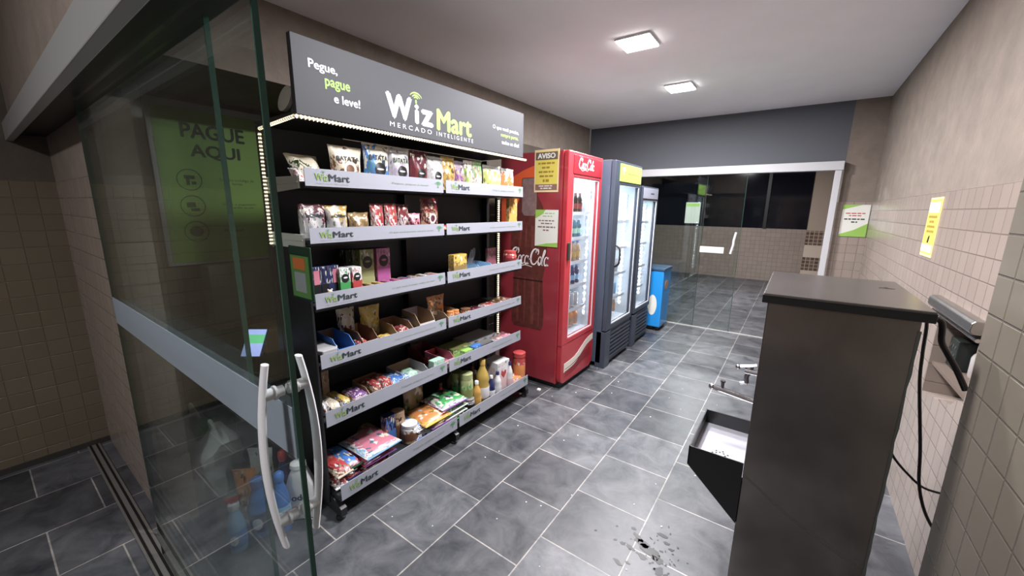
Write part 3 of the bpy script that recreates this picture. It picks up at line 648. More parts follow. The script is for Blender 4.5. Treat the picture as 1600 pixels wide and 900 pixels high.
bm = bmesh.new(); script_logo(bm, (-1.775, 2.7168, 1.10), NY, .40, .14); obj('script_lettering', bm, mat('logo white'), pic)
obj('side_trim', B(-1.50, -1.488, 2.712, 2.72, .05, 1.93), RED2, rc)
# cooler papers
def sheet(name, label, cat, o, u, v, w_, h_, th, base, tilt=0):
    u, v = Vector(u), Vector(v); n = u.cross(v)
    r = thing(name, label, cat, Vector(o)-v*h_/2)
    return r
av = thing('warning_notice', 'yellow AVISO notice taped on the side of the red cooler', 'notice', (-1.633, 2.716, 1.625))
obj('sheet', B(-1.745, -1.525, 2.715, 2.717, 1.625, 1.945), mat('aviso border', (.70,.55,.33), .6), av)
obj('yellow_field', B(-1.733, -1.537, 2.7135, 2.715, 1.64, 1.93), mat('aviso yellow', (.62,.52,.10), .6), av)
obj('title_bar', B(-1.733, -1.537, 2.712, 2.7135, 1.868, 1.925), mat('aviso brown', (.13,.09,.07), .6), av)
text('title_lettering', 'AVISO', .16, .04, (-1.635, 2.7115, 1.897), NY, paper, av, bold=.03)
print_lines((-1.635, 2.7135, 1.79), NY, [(.052,.15,.014),(.02,.08,.014),(-.012,.14,.014),(-.044,.12,.014),(-.078,.06,.02)], mat('aviso ink', (.3,.2,.03), .6), av, 1)
obj('footer_bar', B(-1.733, -1.537, 2.712, 2.7135, 1.642, 1.685), mat('aviso footer', (.22,.12,.10), .6), av)
print_lines((-1.635, 2.7120, 1.663), NY, [(.009,.13,.008),(-.009,.10,.009)], paper, av, 2)
pw = thing('price_notice', 'white and green notice on the red cooler under the yellow one', 'notice', (-1.615, 2.716, 1.20))
obj('sheet', B(-1.725, -1.515, 2.7135, 2.7145, 1.20, 1.49), paper, pw)
bm = bmesh.new(); prism(bm, [(-1.725,1.49),(-1.725,1.42),(-1.66,1.455),(-1.63,1.49)], (0,2.7135,0), (1,0,0), (0,0,1), (0,-1,0), .001); obj('green_corner', bm, paper_green, pw)
bm = bmesh.new(); prism(bm, [(-1.725,1.20),(-1.515,1.20),(-1.515,1.235),(-1.62,1.225)], (0,2.7135,0), (1,0,0), (0,0,1), (0,-1,0), .001); obj('green_footer', bm, paper_green, pw)
print_lines((-1.61, 2.7135, 1.45), NY, [(.012,.12,.008),(-.01,.09,.008)], mat('pale green ink', (.3,.42,.25), .6), pw, 3)
print_lines((-1.62, 2.7135, 1.37), NY, [(.035,.15,.009),(.013,.10,.009),(-.015,.16,.011),(-.04,.06,.011)], mat('grey ink', (.2,.12,.12), .6), pw, 4)
for z in (.62, .83, 1.04, 1.25, 1.46): wire_shelf(rc, -2.03, -1.53, 2.765, 3.30, z)
cool_strip(-1.535, 3.300, .52, 1.66, rc, 19, .011)
cool_strip(-1.53, 2.768, .5, 1.68, rc, 22, .008, 1)
inner_light(rc, (-1.78, 3.03, 1.79), 8, .4, .4)
rcpt = tag(obj('crumpled_paper', None or B(-1.60, -1.57, 2.60, 2.63, 0, .02, bev=.006), paper), 'tiny crumpled white paper on the floor at the foot of the red cooler', 'litter')

# ---- two dark coolers and the small blue chest
DK = mat('black cooler with flare tint', (.055,.07,.10), .35); DK2 = mat('dark door frame', (.04,.05,.07), .35)  # black coolers, colour lifted towards blue to paint in lens flare
dc = cooler('drinks_cooler', 'tall black glass door cooler with a green header, beside the red cooler', -2.05, -1.38, 3.38, 4.07, 1.92, .42, 1.72, DK, DK2, gy0=3.50, gy1=4.03)
obj('green_header', B(-1.336, -1.331, 3.48, 4.05, 1.745, 1.90, bev=.002), mat('header lime', (.28,.52,.08), .5), dc)
bm = bmesh.new(); wifi(bm, (-1.330, 3.56, 1.83), PX, .05); obj('signal_icon', bm, mat('logo white'), dc)
text('lettering', 'Pegue, pague e leve!', .30, .022, (-1.331, 3.82, 1.825), PX, mat('lime dark print', (.12,.28,.04), .5), dc)
def kick(r, x, y0, y1, arch=True):
    obj('kick_frame', B(x-.05, x+.045, y0, y0+.13, 0, .36, bev=.004), DK2, r); 
    bm = bmesh.new(); box(bm, x-.05, x+.03, y0+.13, y1, .03, .36)
    for i in range(7): box(bm, x+.03, x+.042, y0+.14, y1-.01, .07+i*.04, .09+i*.04)
    obj('grille', bm, DK2, r)
kick(dc, -1.38, 3.38, 4.07)
bm = bmesh.new(); tube(bm, spline([(-1.325, 3.46, .98), (-1.285, 3.46, 1.02), (-1.285, 3.46, 1.14), (-1.325, 3.46, 1.18)], 6), .009, 8); obj('handle', bm, black_metal, dc, smooth=True)
for z in (.62, .86, 1.12, 1.38): wire_shelf(dc, -2.0, -1.42, 3.425, 4.02, z)
cool_strip(-1.46, 4.018, .50, 1.66, dc, 24, .012)
cool_strip(-1.42, 3.428, .5, 1.66, dc, 24, .007, 1)
cool_strip(-1.95, 3.80, .50, 1.66, dc, 24, .009)
inner_light(dc, (-1.72, 3.72, 1.78), 7, .4, .4)
ys_ = thing('cooler_reflection', 'small yellow green leaflet inside the glass of the dark cooler', 'leaflet', (-1.42, 3.60, 1.28))
obj('sheet', B(-1.395, -1.392, 3.50, 3.60, 1.30, 1.62), mat('leaflet lime', (.42,.48,.1), .6), ys_)  # yellow green sheet stands in for a reflection in the cooler
d2 = cooler('drinks_cooler', 'lower slim dark cooler with a grey header, just before the blue chest', -2.0, -1.38, 4.14, 4.70, 1.74, .43, 1.60, DK, DK2, gy0=4.19, gy1=4.67)
obj('grey_header', B(-1.336, -1.331, 4.17, 4.68, 1.615, 1.725, bev=.002), mat('header grey', (.22,.23,.28), .5), d2)
print_lines((-1.331, 4.47, 1.67), PX, [(0,.12,.014)], ink, d2, 8)
kick(d2, -1.38, 4.14, 4.70)
for z in (.62, .86, 1.12, 1.36): wire_shelf(d2, -1.96, -1.42, 4.18, 4.66, z)
cool_strip(-1.46, 4.650, .50, 1.56, d2, 22, .012)
cool_strip(-1.90, 4.45, .50, 1.56, d2, 22, .009)
inner_light(d2, (-1.7, 4.42, 1.6), 6, .35, .35)
bc = thing('ice_cream_chest', 'small bright blue chest freezer beside the dark coolers', 'freezer', (-1.5, 5.08, 0))
BL = mat('bright blue panel', (.02,.24,.62), .3, coat=.2)
obj('body', B(-1.80, -1.25, 4.92, 5.27, .05, .765, bev=.012), BL, bc)
obj('lid', B(-1.81, -1.24, 4.91, 5.28, .765, .80, bev=.008), mat('dark blue lid', (.04,.08,.14), .3), bc)
obj('base', B(-1.78, -1.27, 4.94, 5.25, .02, .05), black_metal, bc)
for xx in (-1.32, -1.72):
    bm = bmesh.new(); tube(bm, [(xx, 4.94, .02), (xx, 4.975, .02)], .02, 10); obj('caster', bm, black_metal, bc)
bm = bmesh.new(); prism(bm, [(-1.36+x, .33+y) for x, y in disc_pts(.055, .13, 24)], (0,4.92,0), (1,0,0), (0,0,1), (0,-1,0), .002); obj('white_oval', bm, paper, bc)
bm = bmesh.new(); prism(bm, [(5.09+x, .58+y) for x, y in disc_pts(.07, .06, 20)], (-1.25,0,0), (0,1,0), (0,0,1), (1,0,0), .002); obj('orange_badge', bm, mat('orange badge', (.35,.2,.1), .5), bc)

# ---- water cooler
WC = mat('black film steel with painted reflections', (.21,.19,.175), .15, .85, noise=.92, nscale=3.2, bump=.16, bscale=3.5)  # broad mottling and raised tone paint reflections into the side's colour
wc = thing('water_cooler', 'black industrial water cooler with taps and drip basin in the right foreground', 'water cooler', (.13, 1.66, 0))
obj('body', B(-.045, .293, 1.412, 1.91, .0, 1.235, bev=.003), WC, wc)
ld = obj('lid', B(-.058, .312, 1.392, 1.93, 1.235, 1.258, bev=.003), mat('black lid', (.09,.078,.072), .25, .4, noise=.3, nscale=5), wc)
bm = bmesh.new(); prism(bm, [(.02,0),(.014,.006),(-.014,.006),(-.02,0)], (.262,1.735,1.2582), (1,0,0), (0,1,0), (0,0,1), .0006)
prism(bm, [(-.004,.008),(.004,.008),(.006,.018),(0,.026),(-.006,.018)], (.262,1.735,1.2582), (1,0,0), (0,1,0), (0,0,1), .0006); obj('stamped_mark', bm, mat('mark brown', (.015,.01,.008), .5), ld)
obj('lid_rim', B(-.0595, .3135, 1.3905, 1.9315, 1.228, 1.2535, bev=.002), mat('black rim', (.008,.008,.008), .5), wc)
# drip basin
bm = bmesh.new(); x0, x1, y0, y1 = -.216, -.045, 1.405, 1.735; zt, zf, w_ = .672, .615, .004
for a in ((x0, x0+w_, y0, y1), (x0, x1, y0, y0+w_), (x0, x1, y1-w_, y1)): box(bm, *a, zf-.015, zt)
prism(bm, [(x0,zf-.015),(x1,zf-.015),(x1,.44)], (0,y0,0), (1,0,0), (0,0,1), (0,1,0), y1-y0)
bs = obj('drip_basin', bm, mat('black basin', (.012,.012,.013), .3), wc)
obj('basin_floor', B(x0+w_, x1, y0+w_, y1-w_, zf-.012, zf), mat('satin steel floor', (.5,.5,.55), .35, .7, noise=.1, nscale=20), bs)
bm = bmesh.new()
for i in range(14):
    a = 2*math.pi*i/14; rr = .026 if i % 2 else .016; prism(bm, [(x*1, y*1) for x, y in disc_pts(.004, .004, 6)], (-.125+rr*math.cos(a), 1.51+rr*math.sin(a), zf), (1,0,0), (0,1,0), (0,0,1), .001)
obj('drain_holes', bm, mat('drain dark', (.02,.02,.02), .5), bs)
bm = bmesh.new(); tube(bm, [(-.045, 1.60, .815), (-.19, 1.60, .835)], .0105, 12); bmesh.ops.create_icosphere(bm, subdivisions=2, radius=.0125, matrix=Matrix.Translation((-.19,1.60,.835)))
tube(bm, [(-.155, 1.60, .84), (-.155, 1.60, .862)], .006, 8); tube(bm, [(-.155, 1.60, .862), (-.155, 1.60, .868)], .009, 8); obj('spout', bm, chrome, wc, smooth=True)
bm = bmesh.new(); tube(bm, [(-.045, 1.60, .925), (-.09, 1.60, .925)], .011, 12); tube(bm, spline([(-.075, 1.60, .925), (-.082, 1.60, .905), (-.080, 1.60, .88)], 4), .0085, 10); tube(bm, [(-.078,1.60,.88),(-.098,1.60,.872)], .008, 8)
tube(bm, [(-.07, 1.60, .93), (-.068, 1.60, .95)], .006, 8); tube(bm, [(-.055, 1.60, .953), (-.112, 1.60, .935)], .0065, 8); bmesh.ops.create_icosphere(bm, subdivisions=2, radius=.010, matrix=Matrix.Translation((-.112,1.60,.935))); obj('tap', bm, chrome, wc, smooth=True)
# torn protective film at the rear edge of the side
pts = [(.288, .05)]; random.seed(3)
for i in range(30): pts.append((.292+random.uniform(0, .004), .05+1.15*i/29))
pts.append((.288, 1.20)); bm = bmesh.new(); prism(bm, pts, (0,1.4105,0), (1,0,0), (0,0,1), (0,-1,0), .0008); obj('torn_film', bm, mat('torn film', (.07,.075,.068), .4), wc)
bm = bmesh.new()
for k in range(3): ribbon(bm, [(p[0], p[1]) for p in spline([(-.04,.63-.004*k,0),(.0,.605-.004*k,0),(.09,.545-.005*k,0),(.19,.50-.006*k,0),(.285,.46-.006*k,0)], 6)], .0006, (0,1.4115,0), NY, .0003)
obj('painted_reflection', bm, mat('pale scratch', (.12,.11,.10), .4), wc)  # thin pale lines painted for a reflection across the side
cb1 = bmesh.new(); tube(cb1, spline([(.315,1.50,1.222),(.346,1.5,1.215),(.362,1.53,1.156),(.383,1.55,1.119),(.412,1.56,1.07),(.434,1.55,1.022)], 6), .0075, 10)
tag(obj('black_hose', cb1, mat('black rubber', (.008,.008,.008), .4), smooth=True), 'thick black hose running down from the rear corner of the water cooler lid', 'hose')
cb2 = bmesh.new(); tube(cb2, spline([(.33,1.80,1.21),(.40,1.90,1.15),(.422,1.95,1.012),(.433,1.95,.892),(.473,1.95,.648),(.492,1.95,.508),(.524,1.95,.401),(.575,1.96,.31)], 6), .0055, 8)
tag(obj('power_cable', cb2, mat('black rubber'), smooth=True), 'thin black cable hanging straight down behind the water cooler', 'cable')
cb3 = bmesh.new(); tube(cb3, spline([(.33,1.90,.72),(.384,1.97,.637),(.416,1.972,.573),(.464,1.972,.52),(.513,1.97,.485),(.58,1.975,.482)], 6), .0045, 8)
tag(obj('power_cable', cb3, mat('black rubber'), smooth=True), 'short black cable crossing the hanging one behind the water cooler', 'cable')
# niche contents
lg = thing('steel_ledge', 'stainless steel ledge with a rounded front over the wall niche', 'ledge', (.55, 2.36, 1.07))
bm = bmesh.new(); prism(bm, [(.548,1.085),(.555,1.075),(.59,1.075),(.59,1.125),(.56,1.125),(.55,1.115)], (0,2.06,0), (1,0,0), (0,0,1), (0,1,0), .58, bev=.003); obj('ledge_body', bm, steel, lg)
bm = bmesh.new(); tube(bm, [(.575, 2.06, 1.055), (.575, 2.64, 1.055)], .008, 8); obj('pipe', bm, chrome, lg)
nb = thing('plastic_bottle', 'clear bottle with a blue cap standing in the wall niche behind the water cooler', 'bottle', (.70, 2.42, .815))
struct('trim_2', B(.60, .80, 2.10, 2.60, .80, .815), mat('niche floor', (.12,.09,.07), .8))
bm = bmesh.new(); lathe(bm, [(.028,0),(.031,.01),(.031,.085),(.026,.10),(.015,.115),(.013,.125)], .70, 2.42, .815, 16); obj('body', bm, mat('cloudy bottle', (.35,.33,.32), .2), nb, smooth=True)
bm = bmesh.new(); lathe(bm, [(.017,.125),(.017,.150),(.015,.153)], .70, 2.42, .815, 16); obj('cap', bm, cm('blue'), nb, smooth=True)
vb = thing('valve_box', 'dark perforated box standing in the wall niche', 'box', (.68, 2.54, .815))
obj('housing', B(.64, .72, 2.48, 2.59, .815, .95, bev=.004), mat('dark green box', (.015,.02,.018), .4), vb)
bm = bmesh.new()
for i in range(3):
    for j in range(3): prism(bm, disc_pts(.009, .009, 8), (.64, 2.505+i*.03, .845+j*.035), (0,-1,0), (0,0,1), (-1,0,0), .002)
obj('holes', bm, mat('hole grey', (.05,.05,.05), .5), vb)
# notices at the right
a2 = thing('wall_notice', 'yellow notice with a white title on the right wall above the water cooler', 'notice', (.588, 3.06, 1.27))
obj('sheet', B(.586, .59, 2.945, 3.185, 1.27, 1.585), mat('aviso border'), a2)
obj('yellow_field', B(.5845, .586, 2.955, 3.175, 1.285, 1.575), mat('aviso yellow'), a2)
obj('title_bar', B(.583, .5845, 2.965, 3.165, 1.505, 1.56), paper, a2)
print_lines((.5845, 3.065, 1.445), NX, [(.038,.16,.013),(.012,.10,.013),(-.014,.16,.013),(-.04,.14,.013)], mat('aviso ink'), a2, 5)
obj('footer_bar', B(.583, .5845, 2.96, 3.17, 1.295, 1.335), paper, a2)
bm = bmesh.new(); prism(bm, [(-.01,-.02),(.01,-.02),(.02,.02),(0,.01)], (.583,3.065,1.365), (0,-1,0), (0,0,1), (-1,0,0), .001); obj('pictogram', bm, ink, a2)
w3 = thing('wall_notice', 'white and green notice on the tiled column beside the far door post', 'notice', (.475, 5.49, 1.25))
obj('sheet', B(.365, .585, 5.492, 5.50, 1.25, 1.58), mat('lighter white paper', (.7,.7,.64), .6), w3)  # colour slightly lighter than the shared white paper
bm = bmesh.new(); 
prism(bm, [(.365,1.58),(.365,1.53),(.44,1.555),(.52,1.58)], (0,5.492,0), (1,0,0), (0,0,1), (0,-1,0), .0015); obj('green_corner', bm, paper_green, w3)
bm = bmesh.new(); prism(bm, [(.365,1.25),(.585,1.25),(.585,1.39),(.48,1.32),(.365,1.27)], (0,5.492,0), (1,0,0), (0,0,1), (0,-1,0), .0015); obj('green_footer', bm, paper_green, w3)
print_lines((.475, 5.492, 1.48), NY, [(.012,.16,.010),(-.012,.10,.010)], mat('red ink', (.4,.05,.04), .6), w3, 6)
print_lines((.475, 5.492, 1.42), NY, [(.012,.17,.013),(-.018,.05,.013)], ink, w3, 7)
# ---- wet patch and crumbs on the floor
random.seed(11); bm = bmesh.new()
def blob(x, y, rx, ry, a=0, n=14):
    pts = []
    for i in range(n):
        q = 2*math.pi*i/n; k = 1+random.uniform(-.32, .32); px, py = rx*k*math.cos(q), ry*k*math.sin(q)
        pts.append((x+px*math.cos(a)-py*math.sin(a), y+px*math.sin(a)+py*math.cos(a)))
    prism(bm, pts, (0,0,.0002), (1,0,0), (0,1,0), (0,0,1), .0008)
for x, y, rx, ry in ((-.395,1.60,.032,.02),(-.425,1.625,.03,.012),(-.35,1.575,.042,.026),(-.31,1.55,.024,.016),(-.43,1.545,.022,.012),(-.465,1.545,.012,.008),(-.37,1.53,.02,.014),(-.29,1.50,.02,.02),(-.26,1.49,.014,.012),(-.45,1.44,.022,.01),(-.41,1.46,.012,.006),(-.33,1.70,.022,.009),(-.30,1.665,.014,.008),(-.275,1.64,.012,.008),(-.5,1.545,.008,.006),(-.455,1.66,.012,.008)): blob(x, y, rx, ry, random.uniform(-.6, .4))
for i in range(46): blob(random.gauss(-.34, .075), random.gauss(1.59, .075), random.uniform(.003, .008), random.uniform(.002, .005), random.uniform(0, 3), 8)
pd = obj('water_puddle', bm, mat('wet slate', (.008,.009,.010), .34, spec=.3)); pd['kind'] = 'stuff'; tag(pd, 'dark splash of water drops on the slate floor in front of the water cooler', 'puddle')
bm = bmesh.new(); random.seed(5)
for i in range(36):
    x, y = random.uniform(-1.45, -.25), random.uniform(.9, 3.4); s = random.uniform(.003, .006)
    bmesh.ops.create_icosphere(bm, subdivisions=1, radius=s, matrix=Matrix.Translation((x, y, s*.4)) @ Matrix.Scale(.5, 4, (0,0,1)))
cr = obj('crumbs', bm, mat('white crumbs', (.6,.6,.6), .6)); tag(cr, 'tiny white crumbs scattered on the slate floor', 'crumbs'); cr['kind'] = 'stuff'
# ================================================================ PRODUCTS
CNT = 0
def pouch_f(w_, h_, t_, lie=False):
    """half thickness of a sealed pouch at x,z"""
    def f(x, z):
        u = min(1, abs(x)/(w_/2)); v = min(1, max(0, z/h_))
        a = max(0, 1-u**3)**.6; b = max(0, math.sin(math.pi*min(1, max(0, (v-.05)/.9))))**.5
        return -(t_/2)*a*b*(.82+.18*math.cos(9*x/w_+5*v)) - .0006
    return f
def pouch_bm(w_, h_, t_, seed):
    rnd = random.Random(seed); bm = bmesh.new(); nu, nv = 12, 14; f = pouch_f(w_, h_, t_); ph = rnd.uniform(0, 6)
    G = {}
    for s in (-1, 1):
        for j in range(nv+1):
            for i in range(nu+1):
                x = w_*(i/nu-.5); z = h_*j/nv
                xx = x*(1-.10*math.sin(math.pi*j/nv)) ; y = f(x, z)
                if i in (0, nu): 
                    if s == 1: G[(s, i, j)] = G[(-1, i, j)]; continue
                    y = 0
                G[(s, i, j)] = bm.verts.new((xx, y*(-s) if s == 1 else y, z + .004*math.sin(ph+11*x/w_)*(j/nv)))
    for s in (-1, 1):
        for j in range(nv):
            for i in range(nu): 
                q = [G[(s, i, j)], G[(s, i+1, j)], G[(s, i+1, j+1)], G[(s, i, j+1)]]
                try: bm.faces.new(q)
                except ValueError: pass
    for j in (0, nv):
        for i in range(nu):
            q = []
            for v in (G[(-1, i, j)], G[(-1, i+1, j)], G[(1, i+1, j)], G[(1, i, j)]):
                if v not in q: q.append(v)
            if len(q) > 2:
                try: bm.faces.new(q)
                except ValueError: pass
    return bm, f
CATS = dict(pouch='pouch', carton='carton', flat='pack', tray='display box', jar='jar', bottle='bottle', can='tub', bars='bars', bear='biscuit pack', tag='tag', tubpack='tub')
NAMES = dict(pouch='snack_pouch', carton='food_carton', flat='food_pack', tray='display_tray', jar='food_jar', bottle='glass_bottle', can='food_tub', bars='chocolate_bars', bear='biscuit_pack', tag='hanging_tag', tubpack='plastic_tub')
def on_front(name, f, cx, cz, rx, rz, m, parent, d=.0012, n=20):
    bm = bmesh.new(); c = bm.verts.new((cx, f(cx, cz)-d, cz)); ring = [bm.verts.new((cx+a, f(cx+a, cz+b)-d, cz+b)) for a, b in disc_pts(rx, rz, n)]
    mid = [bm.verts.new((cx+a*.5, f(cx+a*.5, cz+b*.5)-d, cz+b*.5)) for a, b in disc_pts(rx, rz, n)]
    for i in range(n): bm.faces.new((c, mid[i], mid[(i+1) % n])); bm.faces.new((mid[i], ring[i], ring[(i+1) % n], mid[(i+1) % n]))
    return obj(name, bm, m, parent, world=False)
NAMEOF = {'mustard':'sauce_bottle'}
def I(kind, row, y0, y1, x, t, h, cols, txt, label, disc=None, speck=0, tilt=0, lift=0, tall=0, z=None, name=None, cat=None, group=None, xyz=None, rz=None):
    global CNT; CNT += 1
    rnd = random.Random(CNT*13+1)
    if z is None and x < -1.8: y1 = min(y1, 2.43)
    if z is None: y0 = max(y0, .862); y1 = max(y1, y0+.04)
    w_ = (y1-y0)*(1.0 if kind == 'pouch' else .94); yc = (y0+y1)/2; zz = (S[row] if z is None else z)+lift
    jit = rnd.uniform(-.06, .06) if kind in ('pouch', 'flat') else rnd.uniform(-.02, .02)
    nm = name or NAMES[kind]
    if kind == 'pouch': w_ = min(w_, h*1.15)
    r = thing(nm, label, cat or CATS[kind], xyz or (x-t/2-.004, yc, zz+.0005), group)
    r.rotation_euler = (0, 0, (math.pi/2+jit) if rz is None else rz)
    if kind == 'pouch' and tilt: r.rotation_euler = (tilt, 0, math.pi/2+jit)
    m = pack(cols, CNT, speck); c2 = cm(cols[0]); f = lambda a, b: -t/2
    if kind == 'pouch':
        bm, f = pouch_bm(w_, h, t, CNT); obj('bag', bm, m, r, world=False, smooth=True)
        bm = bmesh.new(); box(bm, -w_/2*.985, w_/2*.985, -.0016, .0016, h*.965, h*1.01); 
        for i in range(int(w_/.006)): box(bm, -w_/2+.002+i*.006, -w_/2+.004+i*.006, -.0024, .0024, h*.967, h*1.008)
        obj('top_seal', bm, c2, r, world=False)
        if disc: on_front('emblem', f, w_*.05, h*.40, min(w_*.22, .035), min(w_*.22, .035), cm(disc), r)
        if disc and disc != 'w2': on_front('emblem_mark', f, w_*.05, h*.41, min(w_*.15, .024), min(w_*.035, .005), cm('silver'), r, d=.0022)
        if disc == 'w2': on_front('emblem_mark', f, w_*.05, h*.40, min(w_*.14, .022), min(w_*.14, .022), cm(cols[1]), r, d=.0022)
        if txt: text('lettering', txt, w_*.66, h*.12, (0, 0, h*.68), NY, ink if cols[1] != 'lilac' else cm('dkgreen'), r, f=f, th=.002, bold=.02)
    elif kind in ('flat', 'bars'):
        nb = 1 if kind == 'flat' else 3
        for q in range(nb):
            hh = h/ (1 if kind == 'flat' else 1.5); L_ = t; bm = bmesh.new(); nu = 10; nv = 10
            ww = w_ if kind == 'flat' else w_/2.1
            ox, oz = (0, 0) if kind == 'flat' else ((-w_/4, 0) if q == 0 else (w_/4, 0) if q == 1 else (0, hh*.98))
            top = [[None]*(nv+1) for _ in range(nu+1)]; bot = [[None]*(nv+1) for _ in range(nu+1)]
            for i in range(nu+1):
                for j in range(nv+1):
                    a, b = i/nu*2-1, j/nv*2-1; e = max(0, 1-abs(a)**4)**.5*max(0, 1-abs(b)**5)**.55
                    bulge = .86+.14*math.sin(CNT+q+5*a)*math.cos(4*b+CNT)
                    sh = 1-.05*(1-e)
                    px, py = ox+a*ww/2*sh*(.96+.04*abs(b)), b*L_/2*(.97+.03*math.cos(3*a+CNT))
                    zm = oz+hh*.32
                    top[i][j] = bm.verts.new((px, py, zm+e*hh*.68*bulge+.0008)); bot[i][j] = bm.verts.new((px, py, zm-e*hh*.30-.0008))
            for i in range(nu):
                for j in range(nv):
                    bm.faces.new((top[i][j], top[i+1][j], top[i+1][j+1], top[i][j+1])); bm.faces.new((bot[i][j], bot[i][j+1], bot[i+1][j+1], bot[i+1][j]))
            for i in range(nu):
                for j in (0, nv): bm.faces.new((top[i][j], bot[i][j], bot[i+1][j], top[i+1][j]))
                for j in (0, nu): bm.faces.new((top[j][i], bot[j][i], bot[j][i+1], top[j][i+1]))
            pt = obj('bag' if kind == 'flat' else 'bar', bm, m, r, world=False, smooth=True)
        if kind == 'flat' and t > .17:
            obj('end_seal', B(-w_/2*.95, w_/2*.95, -t/2-.008, -t/2+.002, h*.28, h*.36), cm(cols[1] if cols[1] != 'blk' else cols[0]), r, world=False)
    elif kind == 'carton':
        bm = B(-w_/2, w_/2, -t/2, t/2, 0, h, bev=min(.0015, w_*.05)); obj('box', bm, m, r, world=False)
        obj('front_print', B(-w_/2*.9, w_/2*.9, -t/2-.0006, -t/2+.0002, h*.06, h*(.55 if disc else .5)), cm(cols[2]), r, world=False)
        obj('top_flap', B(-w_/2*.96, w_/2*.96, -t/2*.96, t/2*.96, h, h+.0012), cm(cols[0]), r, world=False)
        if disc == 'blk':
            on_front('emblem', f, 0, h*.68, min(w_*.36, .03), min(w_*.36, .03)*1.1, cm('blk'), r)
            on_front('emblem_mark', f, w_*.02, h*.70, min(w_*.20, .016), min(w_*.08, .006), cm(cols[0]), r, d=.0022)
        elif disc == 'red':
            bm = bmesh.new(); k = w_*.22; prism(bm, [(0,-k),(k*.95,.1*k),(k*.9,.7*k),(k*.45,.9*k),(0,.5*k),(-k*.45,.9*k),(-k*.9,.7*k),(-k*.95,.1*k)], (0,-t/2-.0006,h*.55), (1,0,0), (0,0,1), (0,-1,0), .001); obj('heart', bm, cm('red'), r, world=False)
        elif disc: obj('panel_print', B(-w_/2*.7, w_/2*.7, -t/2-.0012, -t/2-.0006, h*.5, h*.9), cm(disc), r, world=False)
    elif kind == 'tray':
        e = .003; bm = bmesh.new(); hb = h*1.25; hf = h*.55
        box(bm, -w_/2, w_/2, -t/2, t/2, 0, e)
        for s in (-1, 1): prism(bm, [(-t/2,0),(t/2,0),(t/2,hb),(-t/2+t*.25,hb*.92),(-t/2,hf)], (s*(w_/2-e/2)-e/2, 0, 0), (0,1,0), (0,0,1), (1,0,0), e)
        box(bm, -w_/2, w_/2, t/2-e, t/2, 0, hb); box(bm, -w_/2, w_/2, -t/2, -t/2+e, 0, hf)
        tb = obj('tray_body', bm, cm(cols[0], .6), r, world=False)
        obj('inside', B(-w_/2+e, w_/2-e, t/2-e-.001, t/2-e, e, hb*.98), cm(cols[1], .6), r, world=False)
        obj('front_print', B(-w_/2*.98, w_/2*.98, -t/2-.0008, -t/2, .002, hf*.97), cm(cols[2], .5), r, world=False)
    elif kind == 'jar':
        R = min(w_/2, .05); k = .84 if h > .07 else .8; bm = bmesh.new()
        lathe(bm, [(R*.9,0),(R,.004),(R,h*k*.86),(R*.92,h*k*.97),(R*.84,h*k)], seg=20); obj('body', bm, m, r, world=False, smooth=True)
        bm = bmesh.new(); rl_ = 1.03 if tall else .93; lathe(bm, [(R*rl_,h*k),(R*rl_*1.0,h*.99),(R*rl_*.94,h)], seg=20); obj('lid', bm, cm(cols[0]), r, world=False, smooth=True)
        bm = bmesh.new(); lathe(bm, [(R*1.006,h*.18),(R*1.01,h*.19),(R*1.01,h*.55),(R*1.006,h*.56)], seg=20); obj('paper_label', bm, cm(cols[1]) if len(set(cols)) > 1 else cm('w'), r, world=False, smooth=True)
    elif kind == 'bottle':
        R = min(w_/2, h*.18); bm = bmesh.new()
        lathe(bm, [(R*.9,0),(R,.006),(R*1.0,h*.36),(R*.9,h*.44),(R*.98,h*.52),(R*.85,h*.64),(R*.45,h*.78),(R*.36,h*.86)], seg=18); obj('body', bm, mat('bottle_'+cols[1], COL[cols[1]], .12, coat=.4), r, world=False, smooth=True)
        bm = bmesh.new(); lathe(bm, [(R*.42,h*.86),(R*.44,h*.98),(R*.36,h)], seg=14); obj('cap', bm, cm(cols[0]), r, world=False, smooth=True)
        bm = bmesh.new(); lathe(bm, [(R*1.01,h*.08),(R*1.02,h*.09),(R*1.02,h*.33),(R*1.01,h*.34)], seg=18); obj('paper_label', bm, cm(cols[2]), r, world=False, smooth=True)
    elif kind == 'can':
        bm = bmesh.new(); R = w_/2
        lathe(bm, [(R*.95,0),(R,.004),(R,h*.9)], seg=22); lathe(bm, [(R*1.03,h*.9),(R*1.03,h),(R*.97,h*1.01)], seg=22)
        bmesh.ops.transform(bm, matrix=Matrix.Translation((0, t/2+.01, R*1.03)) @ Matrix.Rotation(math.pi/2, 4, 'X'), verts=bm.verts[:]); obj('tub_body', bm, m, r, world=False, smooth=True)
        bm = bmesh.new(); prism(bm, [(a, R*1.03+b) for a, b in disc_pts(R*.9, R*.9, 22)], (0, t/2+.01-h*1.01, 0), (1,0,0), (0,0,1), (0,-1,0), .001); obj('lid_print', bm, mat('lid yellow', (.5,.38,.12), .4), r, world=False)
    elif kind == 'bear':
        bm = bmesh.new()
        for a, b, q in ((0,.016,.016),(0,.040,.0115),(-.009,.050,.005),(.009,.050,.005),(-.016,.026,.006),(.016,.026,.006),(-.009,.004,.0065),(.009,.004,.0065)):
            bmesh.ops.create_icosphere(bm, subdivisions=2, radius=q, matrix=Matrix.Translation((a, 0, b+.004)) @ Matrix.Scale(.55, 4, (0,1,0)))
        obj('biscuit_shape', bm, cm('cream', .6), r, world=False, smooth=True)
    elif kind == 'tag':
        bm = bmesh.new(); k = disc_pts(min(w_, .07)*.42, h*.42, 20); ph_ = -.5 if label.startswith('tilted') else 0
